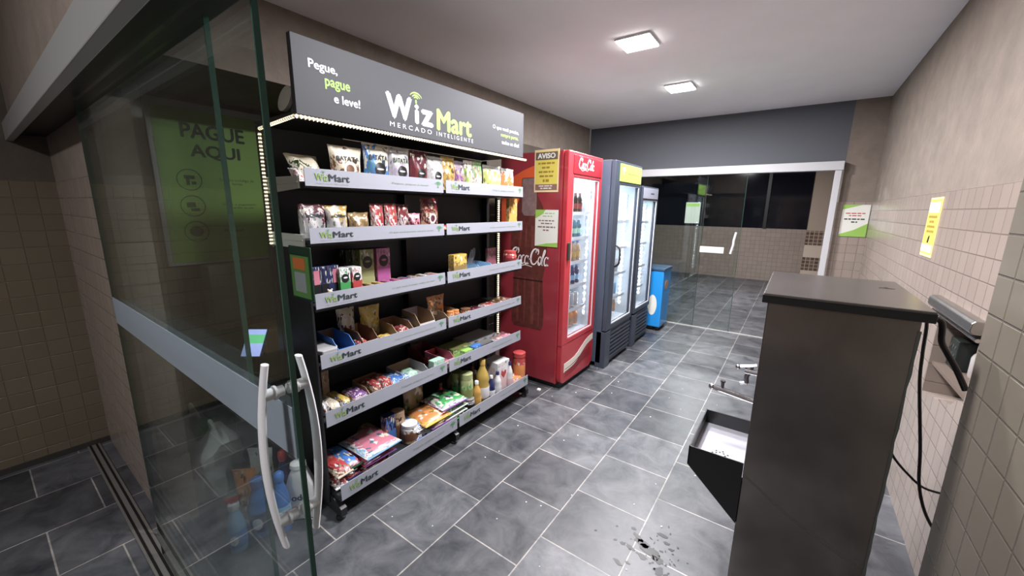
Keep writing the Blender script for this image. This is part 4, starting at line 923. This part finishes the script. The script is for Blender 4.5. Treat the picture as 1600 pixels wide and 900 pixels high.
        prism(bm, [(a*math.cos(ph_)-b*math.sin(ph_), a*math.sin(ph_)+b*math.cos(ph_)+h*.5) for a, b in k], (0,0,0), (1,0,0), (0,0,1), (0,-1,0), .002); obj('tag_plate', bm, mat('smoky plastic', (.12,.12,.14), .25), r, world=False)
        bm = bmesh.new(); tube(bm, [(a*.6, -.003, h*.62+b*.45) for a, b in k+k[:1]], .0015, 6, cap=False); obj('ring', bm, cm('silver'), r, world=False)
        obj('clip', B(-.006, .006, -.004, .004, 0, h*.2), cm('dkgrey'), r, world=False)
    elif kind == 'tubpack':
        bm = bmesh.new(); prism(bm, [(a*w_/2, b*t/2) for a, b in ((-1,-.7),(-.8,-1),(.6,-1),(1,-.6),(1,.8),(.8,1),(-.8,1),(-1,.8))], (0,0,0), (1,0,0), (0,1,0), (0,0,1), h*.5, bev=.004); obj('base_tub', bm, cm('blk'), r, world=False)
        bm = bmesh.new(); prism(bm, [(a*w_/2*1.02, b*t/2*1.02) for a, b in ((-1,-.7),(-.8,-1),(.6,-1),(1,-.6),(1,.8),(.8,1),(-.8,1),(-1,.8))], (0,0,h*.5), (1,0,0), (0,1,0), (0,0,1), h*.3, bev=.004); obj('lid', bm, cm('ltgrey'), r, world=False)
    return r
I('pouch',1,0.817,0.893,-1.730,0.050,0.090,('w', 'red', 'w'),'','small white and red snack pouch lying at the left end of the top shelf',tilt=-0.9)
I('pouch',1,0.873,1.022,-1.770,0.070,0.139,('cream', 'dkgreen', 'cream'),'','cream and dark green snack pouch leaning back at the left of the top shelf',tilt=-0.5)
I('pouch',1,1.021,1.192,-1.740,0.060,0.170,('cream', 'brown', 'cream'),'BATATA','cream and brown crisps pouch with a round emblem on the top shelf',disc='w2')
I('pouch',1,1.195,1.354,-1.740,0.060,0.203,('cream', 'teal', 'blue'),'BATATA','cream and teal crisps pouch with a dark disc, tallest on the top shelf',disc='blk')
I('pouch',1,1.345,1.484,-1.740,0.060,0.203,('silver', 'lilac', 'silver'),'BATATA','silver and lilac crisps pouch beside the teal one on the top shelf',disc='blk')
I('pouch',1,1.484,1.614,-1.740,0.060,0.202,('maroon', 'dkred', 'maroon'),'','dark maroon popcorn pouch with a dark emblem on the top shelf',disc='blk',speck=1)
I('pouch',1,1.608,1.741,-1.740,0.060,0.185,('silver', 'w', 'silver'),'','silver white pouch with a large dark disc on the top shelf',disc='blk')
I('pouch',1,1.719,1.840,-1.740,0.060,0.196,('gold', 'dkgold', 'gold'),'','golden yellow stand-up pouch on the top shelf')
I('pouch',1,1.827,1.932,-1.750,0.050,0.181,('lilac', 'purple', 'tan'),'','small purple and tan pouch beside the golden pouch on the top shelf')
I('pouch',1,1.915,1.995,-1.740,0.050,0.192,('w', 'lime', 'tan'),'','lime green and white pouch on the top shelf')
I('pouch',1,1.995,2.092,-1.740,0.050,0.196,('ltgreen', 'w', 'tan'),'','narrow white pouch with a green top on the top shelf')
I('pouch',1,2.092,2.342,-1.740,0.070,0.184,('w', 'limeyellow', 'limeyellow'),'','wide clear bag of yellow green sweets on the top shelf')
I('pouch',1,2.305,2.471,-1.740,0.060,0.177,('w', 'orange', 'orange'),'','clear topped orange bag at the right end of the top shelf')
I('pouch',2,0.811,0.867,-1.740,0.050,0.144,('maroon', 'silver', 'silver'),'eQlibri','silver and maroon pouch seen edge on at the left of the second shelf')
I('pouch',2,0.847,0.982,-1.730,0.060,0.147,('maroon', 'silver', 'silver'),'eQlibri','wide silver pouch with a maroon top on the second shelf')
I('pouch',2,0.978,1.090,-1.730,0.060,0.143,('gold', 'silver', 'silver'),'eQlibri','silver pouch with a yellow top on the second shelf')
I('pouch',2,1.092,1.208,-1.730,0.070,0.111,('dkgold', 'tan', 'dkgold'),'','low gold pouch between silver and red pouches on the second shelf')
I('pouch',2,1.217,1.298,-1.740,0.050,0.155,('red', 'w', 'red'),'','red snack pouch next to the low gold pouch on the second shelf')
I('pouch',2,1.302,1.384,-1.740,0.050,0.157,('red', 'w', 'red'),'','red snack pouch in the middle of the three red ones on the second shelf')
I('pouch',2,1.391,1.470,-1.750,0.050,0.154,('dkred', 'w', 'dkred'),'','dark red snack pouch, right of the two bright red ones on the second shelf')
I('pouch',2,1.448,1.535,-1.730,0.050,0.107,('pinkb', 'maroon', 'pinkb'),'','low pinkish pouch in front of the tall bronze pouch on the second shelf')
I('pouch',2,1.560,1.701,-1.750,0.060,0.194,('dkred', 'maroon', 'tan'),'','tall dark bronze and red pouch, tallest on the second shelf',disc='w2')
I('flat',2,1.659,1.846,-1.730,0.120,0.035,('red', 'orange', 'red'),'','red flat snack pack lying on the second shelf')
I('flat',2,1.846,2.006,-1.730,0.120,0.030,('purple', 'lilac', 'purple'),'','purple flat snack pack lying on the second shelf')
I('flat',2,2.019,2.206,-1.730,0.120,0.030,('tan', 'brown', 'tan'),'','brown flat snack pack lying on the second shelf')
I('carton',2,2.392,2.500,-1.750,0.030,0.211,('gold', 'brown', 'gold'),'','slim yellow and brown pack standing at the right end of the second shelf')
I('carton',3,0.890,0.926,-1.750,0.060,0.163,('navy', 'pinkb', 'blk'),'','dark slim carton with a pink panel at the left end of the third shelf',disc='pinkb')
I('carton',3,0.929,0.956,-1.750,0.060,0.162,('navy', 'navy', 'blk'),'','narrow navy carton between dark cartons on the third shelf')
I('carton',3,0.957,0.981,-1.750,0.060,0.162,('navy', 'silver', 'navy'),'','narrow navy carton with a pale stripe on the third shelf')
I('carton',3,0.982,1.017,-1.750,0.060,0.162,('navy', 'pinkb', 'blk'),'','dark slim carton with a pink panel beside the green carton',disc='pinkb')
I('bear',3,0.931,0.984,-1.715,0.030,0.050,('cream', 'cream', 'cream'),'','small cream bear-shaped biscuit pack leaning on the dark cartons')
I('carton',3,1.008,1.067,-1.730,0.080,0.144,('w', 'green', 'green'),'','green carton with a black disc on the third shelf',disc='blk')
I('carton',3,1.075,1.130,-1.730,0.080,0.143,('w', 'red', 'red'),'','red carton with a black disc on the third shelf',disc='blk')
I('carton',3,1.162,1.196,-1.920,0.080,0.208,('dkolive', 'dkolive', 'dkolive'),'','dark olive carton at the back left of the third shelf')
I('carton',3,1.199,1.238,-1.920,0.080,0.205,('dkolive', 'olive', 'dkolive'),'','dark olive carton standing against the light olive carton at the back')
I('carton',3,1.193,1.282,-1.840,0.080,0.213,('olive', 'olive', 'ltolive'),'','light olive tea carton with a black disc at the back of the third shelf',disc='blk')
I('carton',3,1.294,1.386,-1.840,0.080,0.212,('magenta', 'pinkb', 'magenta'),'','pink carton with a black disc at the back of the third shelf',disc='blk')
I('bars',3,1.126,1.177,-1.720,0.140,0.030,('dkred', 'red', 'dkred'),'','dark red wrapped chocolate bars stacked flat on the third shelf')
I('bars',3,1.177,1.234,-1.720,0.140,0.030,('gold', 'brown', 'gold'),'','gold and brown wrapped chocolate bars stacked flat on the third shelf')
I('bars',3,1.235,1.294,-1.720,0.140,0.030,('gold', 'dkgold', 'brown'),'','gold wrapped chocolate bars stacked flat on the third shelf')
I('bars',3,1.295,1.353,-1.720,0.140,0.030,('magenta', 'purple', 'pinkb'),'','magenta wrapped chocolate bars stacked flat on the third shelf')
I('bars',3,1.353,1.414,-1.720,0.140,0.030,('pinkb', 'purple', 'magenta'),'','pink wrapped chocolate bars stacked flat on the third shelf')
I('bars',3,1.415,1.479,-1.720,0.140,0.030,('purple', 'w', 'pinkb'),'','purple and white wrapped chocolate bars stacked flat on the third shelf')
I('bars',3,1.479,1.546,-1.720,0.140,0.030,('tan', 'w', 'purple'),'','cream and purple wrapped chocolate bars stacked flat on the third shelf')
I('bars',3,1.547,1.617,-1.720,0.140,0.030,('w', 'tan', 'brown'),'','white and brown wrapped chocolate bars stacked flat on the third shelf')
I('bars',3,1.618,1.697,-1.720,0.140,0.030,('tan', 'w', 'pinkb'),'','tan and white wrapped chocolate bars stacked flat on the third shelf')
I('carton',3,1.787,1.919,-1.740,0.050,0.140,('yellow', 'gold', 'dkgold'),'','yellow carton standing on the third shelf of the right unit')
I('tag',3,1.836,1.909,-1.840,0.010,0.152,('grey', 'grey', 'grey'),'','grey looped hanging tag behind the yellow carton')
I('tag',3,2.004,2.146,-1.840,0.010,0.181,('grey', 'dkgrey', 'grey'),'','tilted oval grey display tag behind the yellow carton')
I('tray',3,1.897,2.033,-1.720,0.160,0.040,('skyblue', 'yellow', 'w'),'','small pale tray with a yellow front on the third shelf')
I('tray',3,2.039,2.188,-1.720,0.180,0.045,('skyblue', 'ltgrey', 'skyblue'),'','pale blue open tray on the third shelf, right of the yellow fronted tray')
I('carton',3,2.272,2.382,-1.860,0.020,0.138,('pinkb', 'ltpink', 'pinkb'),'','small pink card box at the back right of the third shelf')
I('jar',3,2.377,2.487,-1.740,0.050,0.119,('red', 'dkred', 'red'),'','small red tub at the right end of the third shelf')
I('tubpack',4,0.881,0.986,-1.720,0.160,0.070,('ltgrey', 'blk', 'grey'),'','pale plastic tub with a dark base at the left end of the fourth shelf')
I('tray',4,0.967,1.064,-1.720,0.200,0.075,('blue', 'brown', 'blue'),'','bright blue open display carton on the fourth shelf')
I('pouch',4,1.077,1.184,-1.880,0.060,0.186,('cream', 'dkred', 'w'),'','cream and red pouch standing behind the blue carton')
I('pouch',4,1.196,1.326,-1.860,0.050,0.178,('yellow', 'gold', 'yellow'),'','bright yellow pouch standing at the back of the fourth shelf')
I('tray',4,1.101,1.198,-1.720,0.180,0.075,('brown', 'kraft', 'w'),'','kraft display carton of red sachets on the fourth shelf')
I('flat',4,1.081,1.150,-1.730,0.080,0.050,('red', 'w', 'red'),'','red and white sachet in the kraft carton on the fourth shelf')
I('flat',4,1.225,1.319,-1.730,0.080,0.030,('yellow', 'brown', 'yellow'),'','yellow sachet lying on the fourth shelf in front of the yellow pouch')
I('tray',4,1.314,1.439,-1.720,0.180,0.065,('kraft', 'brown', 'w'),'','brown display carton of red packets on the fourth shelf')
I('flat',4,1.339,1.423,-1.730,0.090,0.055,('dkred', 'w', 'red'),'','shiny red packet in the brown display carton on the fourth shelf')
I('flat',4,1.432,1.542,-1.800,0.100,0.075,('navy', 'w', 'navy'),'','navy and white packet at the back of the fourth shelf')
I('tray',4,1.474,1.604,-1.720,0.160,0.090,('kraft', 'lilac', 'w'),'','white edged display carton with a kraft inside on the fourth shelf')
I('pouch',4,1.650,1.796,-1.820,0.050,0.161,('orange', 'tan', 'brown'),'','orange and brown pouch behind the divider of the fourth shelf')
I('tray',4,1.714,1.837,-1.720,0.180,0.055,('kraft', 'brown', 'kraft'),'','kraft tray of orange cups on the fourth shelf of the right unit')
I('jar',4,1.751,1.804,-1.740,0.050,0.060,('orange', 'cream', 'orange'),'','orange and cream cup standing in the kraft tray on the fourth shelf')
I('jar',4,1.798,1.852,-1.740,0.050,0.060,('orange', 'brown', 'orange'),'','orange cup standing in the kraft tray on the fourth shelf')
I('jar',4,1.883,1.960,-1.740,0.050,0.050,('brown', 'orange', 'dkred'),'','small brown and orange cup beside the kraft tray on the fourth shelf')
I('flat',4,1.976,2.114,-1.730,0.120,0.030,('maroon', 'dkred', 'maroon'),'','dark maroon packet lying on the fourth shelf of the right unit')
I('flat',4,2.128,2.280,-1.730,0.120,0.030,('red', 'w', 'red'),'','bright red packet lying right of the maroon packet')
I('flat',4,2.296,2.463,-1.730,0.160,0.035,('brown', 'dkgold', 'brown'),'','brown foil packet at the right end of the fourth shelf')
I('carton',5,0.956,0.989,-1.880,0.050,0.173,('kraft', 'tan', 'kraft'),'','narrow kraft carton at the back left of the fifth shelf')
I('pouch',5,0.875,0.906,-1.730,0.050,0.070,('w', 'red', 'w'),'','white pouch with a red foot at the left end of the fifth shelf')
I('flat',5,0.897,0.975,-1.730,0.180,0.060,('cream', 'blk', 'cream'),'','cream and black biscuit pack on the fifth shelf')
I('flat',5,0.967,1.031,-1.730,0.180,0.055,('yellow', 'w', 'navy'),'','yellow and white biscuit pack on the fifth shelf')
I('flat',5,1.033,1.135,-1.730,0.140,0.055,('purple', 'red', 'w'),'','purple and red biscuit pack on the fifth shelf')
I('tray',5,1.124,1.277,-1.720,0.170,0.050,('kraft', 'brown', 'kraft'),'','kraft tray of red biscuit packs on the fifth shelf')
I('flat',5,1.155,1.218,-1.730,0.140,0.075,('red', 'cream', 'dkred'),'','red and cream biscuit pack, left one in the kraft tray')
I('flat',5,1.219,1.290,-1.730,0.140,0.075,('red', 'w', 'red'),'','red and white biscuit pack, right one in the kraft tray')
I('flat',5,1.270,1.348,-1.730,0.140,0.060,('blue', 'w', 'skyblue'),'','sky blue and white wafer pack on the fifth shelf')
I('flat',5,1.314,1.423,-1.730,0.100,0.050,('blue', 'navy', 'w'),'','deep blue wafer pack in front on the fifth shelf')
I('tray',5,1.356,1.544,-1.720,0.180,0.050,('ltgrey', 'kraft', 'w'),'','pale grey tray of mint green packs on the fifth shelf')
I('flat',5,1.382,1.477,-1.730,0.100,0.055,('mint', 'w', 'mint'),'','mint green pack in the pale grey tray')
I('carton',5,1.559,1.656,-1.700,0.050,0.075,('mint', 'w', 'mint'),'','mint green carton standing by the divider of the fifth shelf')
I('tray',5,1.619,1.765,-1.860,0.160,0.070,('dkred', 'maroon', 'dkred'),'','dark red open carton at the back of the fifth shelf')
I('tray',5,1.662,1.784,-1.740,0.160,0.055,('pinkb', 'red', 'ltpink'),'','pink and red open carton on the fifth shelf of the right unit')
I('carton',5,1.787,1.972,-1.760,0.140,0.070,('olive', 'ltolive', 'lime'),'','olive green flat carton on the fifth shelf of the right unit')
I('carton',5,1.857,1.942,-1.715,0.050,0.050,('lime', 'w', 'lime'),'','small lime green carton in front of the olive one')
I('carton',5,1.949,2.038,-1.715,0.050,0.055,('blue', 'w', 'skyblue'),'','small bright blue carton on the fifth shelf of the right unit')
I('carton',5,1.993,2.314,-1.790,0.180,0.055,('ltgrey', 'grey', 'ltgrey'),'','large pale grey flat box on the fifth shelf of the right unit')
I('flat',5,2.220,2.453,-1.730,0.120,0.035,('pinkb', 'w', 'grey'),'','pinkish pack at the right end of the fifth shelf')
I('flat',6,0.832,0.940,-1.650,0.220,0.055,('red', 'w', 'dkred'),'','lowest red rice bag at the left end of the bottom shelf')
I('flat',6,0.830,0.957,-1.650,0.240,0.055,('red', 'cream', 'dkred'),'','red and cream rice bag on top of the red one',lift=0.056)
I('flat',6,0.913,1.024,-1.670,0.220,0.050,('navy', 'blk', 'red'),'','navy bag at the bottom of its pile on the bottom shelf')
I('flat',6,0.916,1.027,-1.670,0.240,0.050,('blue', 'dkgreen', 'red'),'','blue and green bean bag on top of its pile on the bottom shelf',lift=0.052)
I('flat',6,0.999,1.210,-1.650,0.240,0.036,('red', 'blk', 'pinkb'),'','lowest red and black bag of the pasta pile on the bottom shelf')
I('flat',6,1.005,1.229,-1.650,0.240,0.036,('pinkb', 'purple', 'red'),'','middle pink and purple bag of the pasta pile on the bottom shelf',lift=0.038)
I('flat',6,1.009,1.258,-1.640,0.260,0.045,('pinkb', 'skyblue', 'w'),'','top pink and blue bag of the pasta pile on the bottom shelf',lift=0.076)
I('can',6,1.151,1.266,-1.800,0.120,0.140,('gold', 'tan', 'w'),'','round yellow tub lying on its side at the back of the bottom shelf',tilt=-1.2)
I('carton',6,1.237,1.311,-1.760,0.050,0.186,('navy', 'orange', 'blue'),'','navy carton with orange print on the bottom shelf')
I('jar',6,1.296,1.387,-1.740,0.090,0.182,('tan', 'brown', 'brown'),'','brown jar on the bottom shelf behind the printed jar')
I('jar',6,1.308,1.430,-1.670,0.090,0.115,('w', 'brown', 'tan'),'','brown lidded jar with a printed band at the front of the bottom shelf')
I('flat',6,1.370,1.519,-1.660,0.200,0.045,('w', 'blue', 'w'),'','lower white and blue flour bag on the bottom shelf')
I('flat',6,1.371,1.540,-1.670,0.220,0.045,('blue', 'w', 'navy'),'','upper blue and white flour bag on the bottom shelf',lift=0.047)
I('flat',6,1.491,1.654,-1.640,0.200,0.030,('cream', 'orange', 'cream'),'','lowest cream and orange bag of the orange pile')
I('flat',6,1.471,1.655,-1.640,0.200,0.030,('gold', 'purple', 'cream'),'','middle gold and purple bag of the orange pile',lift=0.033)
I('flat',6,1.414,1.656,-1.640,0.220,0.045,('orange', 'yellow', 'orange'),'','top orange and yellow bag of the orange pile',lift=0.067)
I('flat',6,1.609,1.799,-1.650,0.200,0.030,('cream', 'green', 'w'),'','lowest cream and green bag of the green pile')
I('flat',6,1.599,1.812,-1.650,0.200,0.030,('ltgreen', 'w', 'green'),'','second pale green bag from the bottom of the green pile',lift=0.033)
I('flat',6,1.589,1.819,-1.650,0.200,0.030,('green', 'w', 'green'),'','third green bag from the bottom of the green pile',lift=0.066)
I('flat',6,1.569,1.826,-1.650,0.220,0.045,('green', 'purple', 'w'),'','top green bag with purple flowers of the green pile',lift=0.099)
I('pouch',6,1.458,1.640,-1.860,0.060,0.253,('kraft', 'olive', 'kraft'),'','kraft pouch standing behind the orange pile on the bottom shelf')
I('bottle',6,1.737,1.810,-1.840,0.060,0.174,('brown', 'red', 'dkbrown'),'','dark brown bottle at the back of the left unit on the bottom shelf')
I('bottle',6,1.874,1.953,-1.870,0.070,0.212,('dkbrown', 'tan', 'pinkb'),'','brown sauce bottle with a pale cap at the back of the bottom shelf')
I('jar',6,1.840,1.937,-1.780,0.090,0.230,('olive', 'green', 'dkgreen'),'','squat green jar behind the tall green jar on the bottom shelf')
I('jar',6,1.828,1.926,-1.680,0.080,0.252,('ltolive', 'olive', 'green'),'','tall green jar at the front of the bottom shelf')
I('jar',6,1.825,1.904,-1.655,0.060,0.080,('grey', 'blk', 'w'),'','short dark printed can in front of the tall green jar')
I('bottle',6,1.892,1.981,-1.650,0.060,0.182,('w', 'mustard', 'mustard'),'','mustard yellow bottle with a white cap on the bottom shelf')
I('bottle',6,2.028,2.093,-1.780,0.050,0.185,('cream', 'tan', 'pinkb'),'','small cream bottle behind the mustard yellow bottle')
I('bottle',6,1.977,2.085,-1.670,0.075,0.307,('gold', 'oil', 'w'),'','tall golden cooking oil bottle on the bottom shelf')
I('bottle',6,2.067,2.127,-1.655,0.045,0.166,('w', 'navy', 'w'),'','small white bottle with a navy body beside the oil bottle')
I('bottle',6,2.127,2.222,-1.655,0.050,0.169,('navy', 'w', 'w'),'','white bottle with a navy cap on the bottom shelf')
I('carton',6,2.174,2.330,-1.680,0.140,0.225,('w', 'w', 'ltpink'),'','white carton with a red heart on the bottom shelf',disc='red')
I('bottle',6,2.294,2.346,-1.655,0.035,0.203,('navy', 'w', 'ltpink'),'','tiny white bottle with a dark blue cap on the bottom shelf')
I('flat',6,2.313,2.511,-1.650,0.160,0.050,('orange', 'w', 'red'),'','orange and white bag at the right end of the bottom shelf')
I('jar',6,2.395,2.581,-1.660,0.080,0.225,('red', 'orange', 'orange'),'','snack jar with an orange red lid at the right end of the bottom shelf',tall=1)
I('bottle',6,2.090,2.164,-1.860,0.060,0.204,('blk', 'dkred', 'maroon'),'','dark wine coloured bottle at the back of the right unit')
I('bottle',6,2.172,2.241,-1.860,0.060,0.209,('maroon', 'blk', 'maroon'),'','dark bottle beside the wine coloured one at the back of the right unit')
I('carton',6,2.380,2.512,-1.860,0.060,0.229,('w', 'maroon', 'w'),'','white and maroon box at the back right of the bottom shelf')

# ---- drinks inside the coolers
def drink(kind, x, y, z, h, R, body, cap, lab):
    nm = 'drink_bottle' if kind == 'b' else 'drink_can'
    r = thing(nm, '', 'bottle' if kind == 'b' else 'can', (x, y, z))
    bm = bmesh.new()
    if kind == 'b': lathe(bm, [(R*.9,0),(R,.005),(R,h*.5),(R*.92,h*.58),(R*.97,h*.64),(R*.4,h*.88),(R*.34,h*.92)], seg=14)
    else: lathe(bm, [(R*.8,0),(R,.008),(R,h*.9),(R*.82,h*.98),(R*.82,h)], seg=14)
    obj('body', bm, mat('bottle_'+body, COL[body], .12, coat=.4), r, world=False, smooth=True)
    if kind == 'b':
        bm = bmesh.new(); lathe(bm, [(R*.42,h*.92),(R*.42,h)], seg=12); obj('cap', bm, cm(cap), r, world=False, smooth=True)
        bm = bmesh.new(); lathe(bm, [(R*1.01,h*.2),(R*1.02,h*.21),(R*1.02,h*.46),(R*1.01,h*.47)], seg=14); obj('paper_label', bm, cm(lab), r, world=False, smooth=True)
    else:
        bm = bmesh.new(); lathe(bm, [(R*.6,h*1.0),(R*.6,h*1.004)], seg=10); obj('can_top', bm, cm('silver'), r, world=False)
    return r
def stock(rows, x0, y0, y1, where, n=6, depth=2):
    for ri, (z, kind, h, R, body, cap, lab, desc) in enumerate(rows):
        first = None
        for d in range(depth):
            for i in range(n):
                y = y0+(y1-y0)*(i+.5)/n; x = x0-d*(2*R+.012)
                if first is None: first = drink(kind, x, y, z+.006, h, R, body, cap, lab); o = first
                else: o = dup(first); o.location = (x, y, z+.006)
                tag(o, desc+' '+where, 'bottle' if kind == 'b' else 'can', desc+' '+where)
stock([(.44,'b',.15,.030,'orange','red','tan','small orange juice bottles on the floor'),(.62,'c',.12,.028,'silver','w','w','silver cans on the lowest shelf'),
       (.83,'b',.17,.028,'navy','blue','skyblue','dark blue bottles on the second shelf'),(1.04,'b',.17,.028,'tan','blue','gold','tan bottles with blue caps on the middle shelf'),
       (1.25,'b',.16,.027,'teal','w','mint','teal bottles on the fourth shelf'),(1.46,'b',.17,.026,'dkbrown','red','red','dark cola bottles with red labels on the top shelf')], -1.60, 2.79, 3.28, 'of the red cooler')
stock([(.43,'b',.16,.030,'tan','w','orange','amber bottles on the floor'),(.62,'c',.12,.028,'skyblue','w','w','pale blue cans on the lowest shelf'),(.86,'c',.13,.03,'silver','w','w','silver cans on the second shelf')], -1.50, 3.45, 3.98, 'of the green headed cooler', 6, 1)
stock([(.44,'c',.12,.028,'silver','w','w','silver cans on the floor'),(.62,'c',.12,.028,'navy','w','w','navy cans on the lowest shelf')], -1.50, 4.22, 4.60, 'of the grey headed cooler', 5, 1)
# ---- bag and cleaning products on the floor behind the glass door
bg = thing('plastic_bag', 'crumpled translucent white carrier bag with green contents on the floor behind the glass', 'bag', (-2.48, .60, 0))
bm = bmesh.new(); rnd = random.Random(2); nu, nv = 22, 12; G = []
for j in range(nv+1):
    v = j/nv; row = []
    rr = (.17*(1-.15*v)+.02)*(1 if v < .8 else 1-.5*(v-.8)/.2)
    for i in range(nu):
        a = 2*math.pi*i/nu; k = 1+.10*math.sin(5*a+6*v)+rnd.uniform(-.05, .05)
        row.append(bm.verts.new((-2.46+rr*1.35*k*math.cos(a)+.10*(v-.3), .585+rr*.75*k*math.sin(a), .002+.36*v+(.05*math.sin(2*a+1) if v > .6 else 0))))
    G.append(row)
for j in range(nv):
    for i in range(nu): bm.faces.new((G[j][i], G[j][(i+1) % nu], G[j+1][(i+1) % nu], G[j+1][i]))
bm.faces.new(G[0][::-1])
obj('bag_skin', bm, frost('thin white plastic', (.92,.94,.94), .9), bg, smooth=True)
for sx in (-.12, .16):
    bm = bmesh.new(); tube(bm, spline([(-2.42+sx-.03, .58, .36), (-2.42+sx, .57, .44), (-2.42+sx+.05, .59, .36)], 5), .008, 6); obj('bag_handle', bm, M['thin white plastic'], bg, smooth=True)
gb = thing('green_pack', 'bright green pack inside the translucent carrier bag', 'pack', (-2.42, .60, .12))
obj('pack_body', B(-2.50, -2.37, .55, .64, .17, .34, bev=.012), mat('vivid green', (.06,.5,.06), .4), gb); obj('folded_top', B(-2.49, -2.38, .57, .62, .34, .355, bev=.004), mat('vivid green'), gb)
gb.location.z = .17
for ch in gb.children: ch.location.z = -.05
def cleaner(x, y, h, R, body, cap, lab, label, trig=False, jug=False, txt=None):
    r = thing('cleaning_bottle', label, 'bottle', (x, y, 0))
    bm = bmesh.new()
    if jug:
        prism(bm, [(-R,0),(R,0),(R,h*.6),(R*.5,h*.86),(R*.3,h*.9),(-R*.3,h*.9),(-R*.6,h*.84),(-R,h*.6)], (0,-R*.55,0), (1,0,0), (0,0,1), (0,1,0), R*1.1, bev=.012)
    else: lathe(bm, [(R*.92,0),(R,.008),(R,h*.5),(R*.85,h*.62),(R*.5,h*.8),(R*.42,h*.84)], seg=20)
    obj('body', bm, mat('bottle_'+body, COL[body], .12, coat=.4), r, world=False, smooth=True)
    bm = bmesh.new(); lathe(bm, [(R*.52,h*.84 if not jug else h*.9),(R*.6,h*.9 if not jug else h*.91),(R*.56,h*.97),(R*.3,h)], seg=16); obj('cap', bm, cm(cap), r, world=False, smooth=True)
    if jug: text('lettering', txt, R*1.1, R*.55, (0, -R*.55, h*.42), NY, cm('navy'), r, f=lambda a, b: -R*.55, th=.001, bold=.02); obj('print_lines', B(-R*.5, R*.5, -R*.55-.001, -R*.55, h*.24, h*.26), cm('pinkb'), r, world=False)
    else:
        bm = bmesh.new(); lathe(bm, [(R*1.01,h*.12),(R*1.02,h*.13),(R*1.02,h*.44),(R*1.01,h*.45)], seg=20); obj('paper_label', bm, cm(lab), r, world=False, smooth=True)
        bm = bmesh.new(); rr = R*1.025; aa = [(-.5+.1*i) for i in range(11)]
        for i in range(10):
            a0, a1 = aa[i]-math.pi/2, aa[i+1]-math.pi/2
            z0, z1 = h*.28-h*.10*math.sqrt(max(0, 1-(aa[i]/.5)**2)), h*.28+h*.10*math.sqrt(max(0, 1-(aa[i]/.5)**2)); y0_, y1_ = h*.28-h*.10*math.sqrt(max(0, 1-(aa[i+1]/.5)**2)), h*.28+h*.10*math.sqrt(max(0, 1-(aa[i+1]/.5)**2))
            vs = [bm.verts.new((rr*math.cos(q), rr*math.sin(q), zz_)) for q, zz_ in ((a0, z0), (a1, y0_), (a1, y1_), (a0, z1))]; bm.faces.new(vs)
        obj('emblem', bm, cm('w'), r, world=False)
    if trig:
        bm = bmesh.new(); tube(bm, [(0,0,h*.93),(0,0,h*1.02)], R*.35, 10); box(bm, -R*.9, R*.6, -R*.25, R*.25, h*1.0, h*1.08, bev=.004); tube(bm, spline([(-R*.5,0,h*1.0),(-R*.7,0,h*.93),(-R*.6,0,h*.88)], 4), R*.12, 6); obj('trigger', bm, cm('red'), r, world=False)
    r.rotation_euler = (0, 0, math.radians(50))
    return r
cleaner(-1.835, .50, .235, .036, 'skyblue', 'w', 'blue', 'light blue cleaning bottle with a red and white top behind the glass door', trig=True)
cleaner(-1.845, .60, .29, .045, 'blue', 'blue', 'navy', 'large deep blue cleaning bottle left of the white door handle')
cleaner(-1.79, .672, .30, .036, 'blue', 'blue', 'skyblue', 'slim blue cleaning bottle with a round blue cap right of the front handle')
cleaner(-1.90, .74, .33, .034, 'navy', 'red', 'navy', 'dark blue cleaning bottle with a red cap behind the others')
cleaner(-1.80, .765, .30, .062, 'w', 'w', 'w', 'large white jug standing beside the black shelf side', jug=True, txt='odd')
I('pouch', 6, .50, .60, -2.0, .05, .27, ('orange','brown','tan'), '', 'orange and brown refill pouch behind the light blue cleaning bottle', z=0, xyz=(-1.98,.60,0), rz=.8)
I('pouch', 6, .50, .62, -2.0, .06, .30, ('w','ltgrey','w'), '', 'pale refill pouch standing at the back against the dark cabinet', z=0, xyz=(-2.05,.70,0), rz=.7)
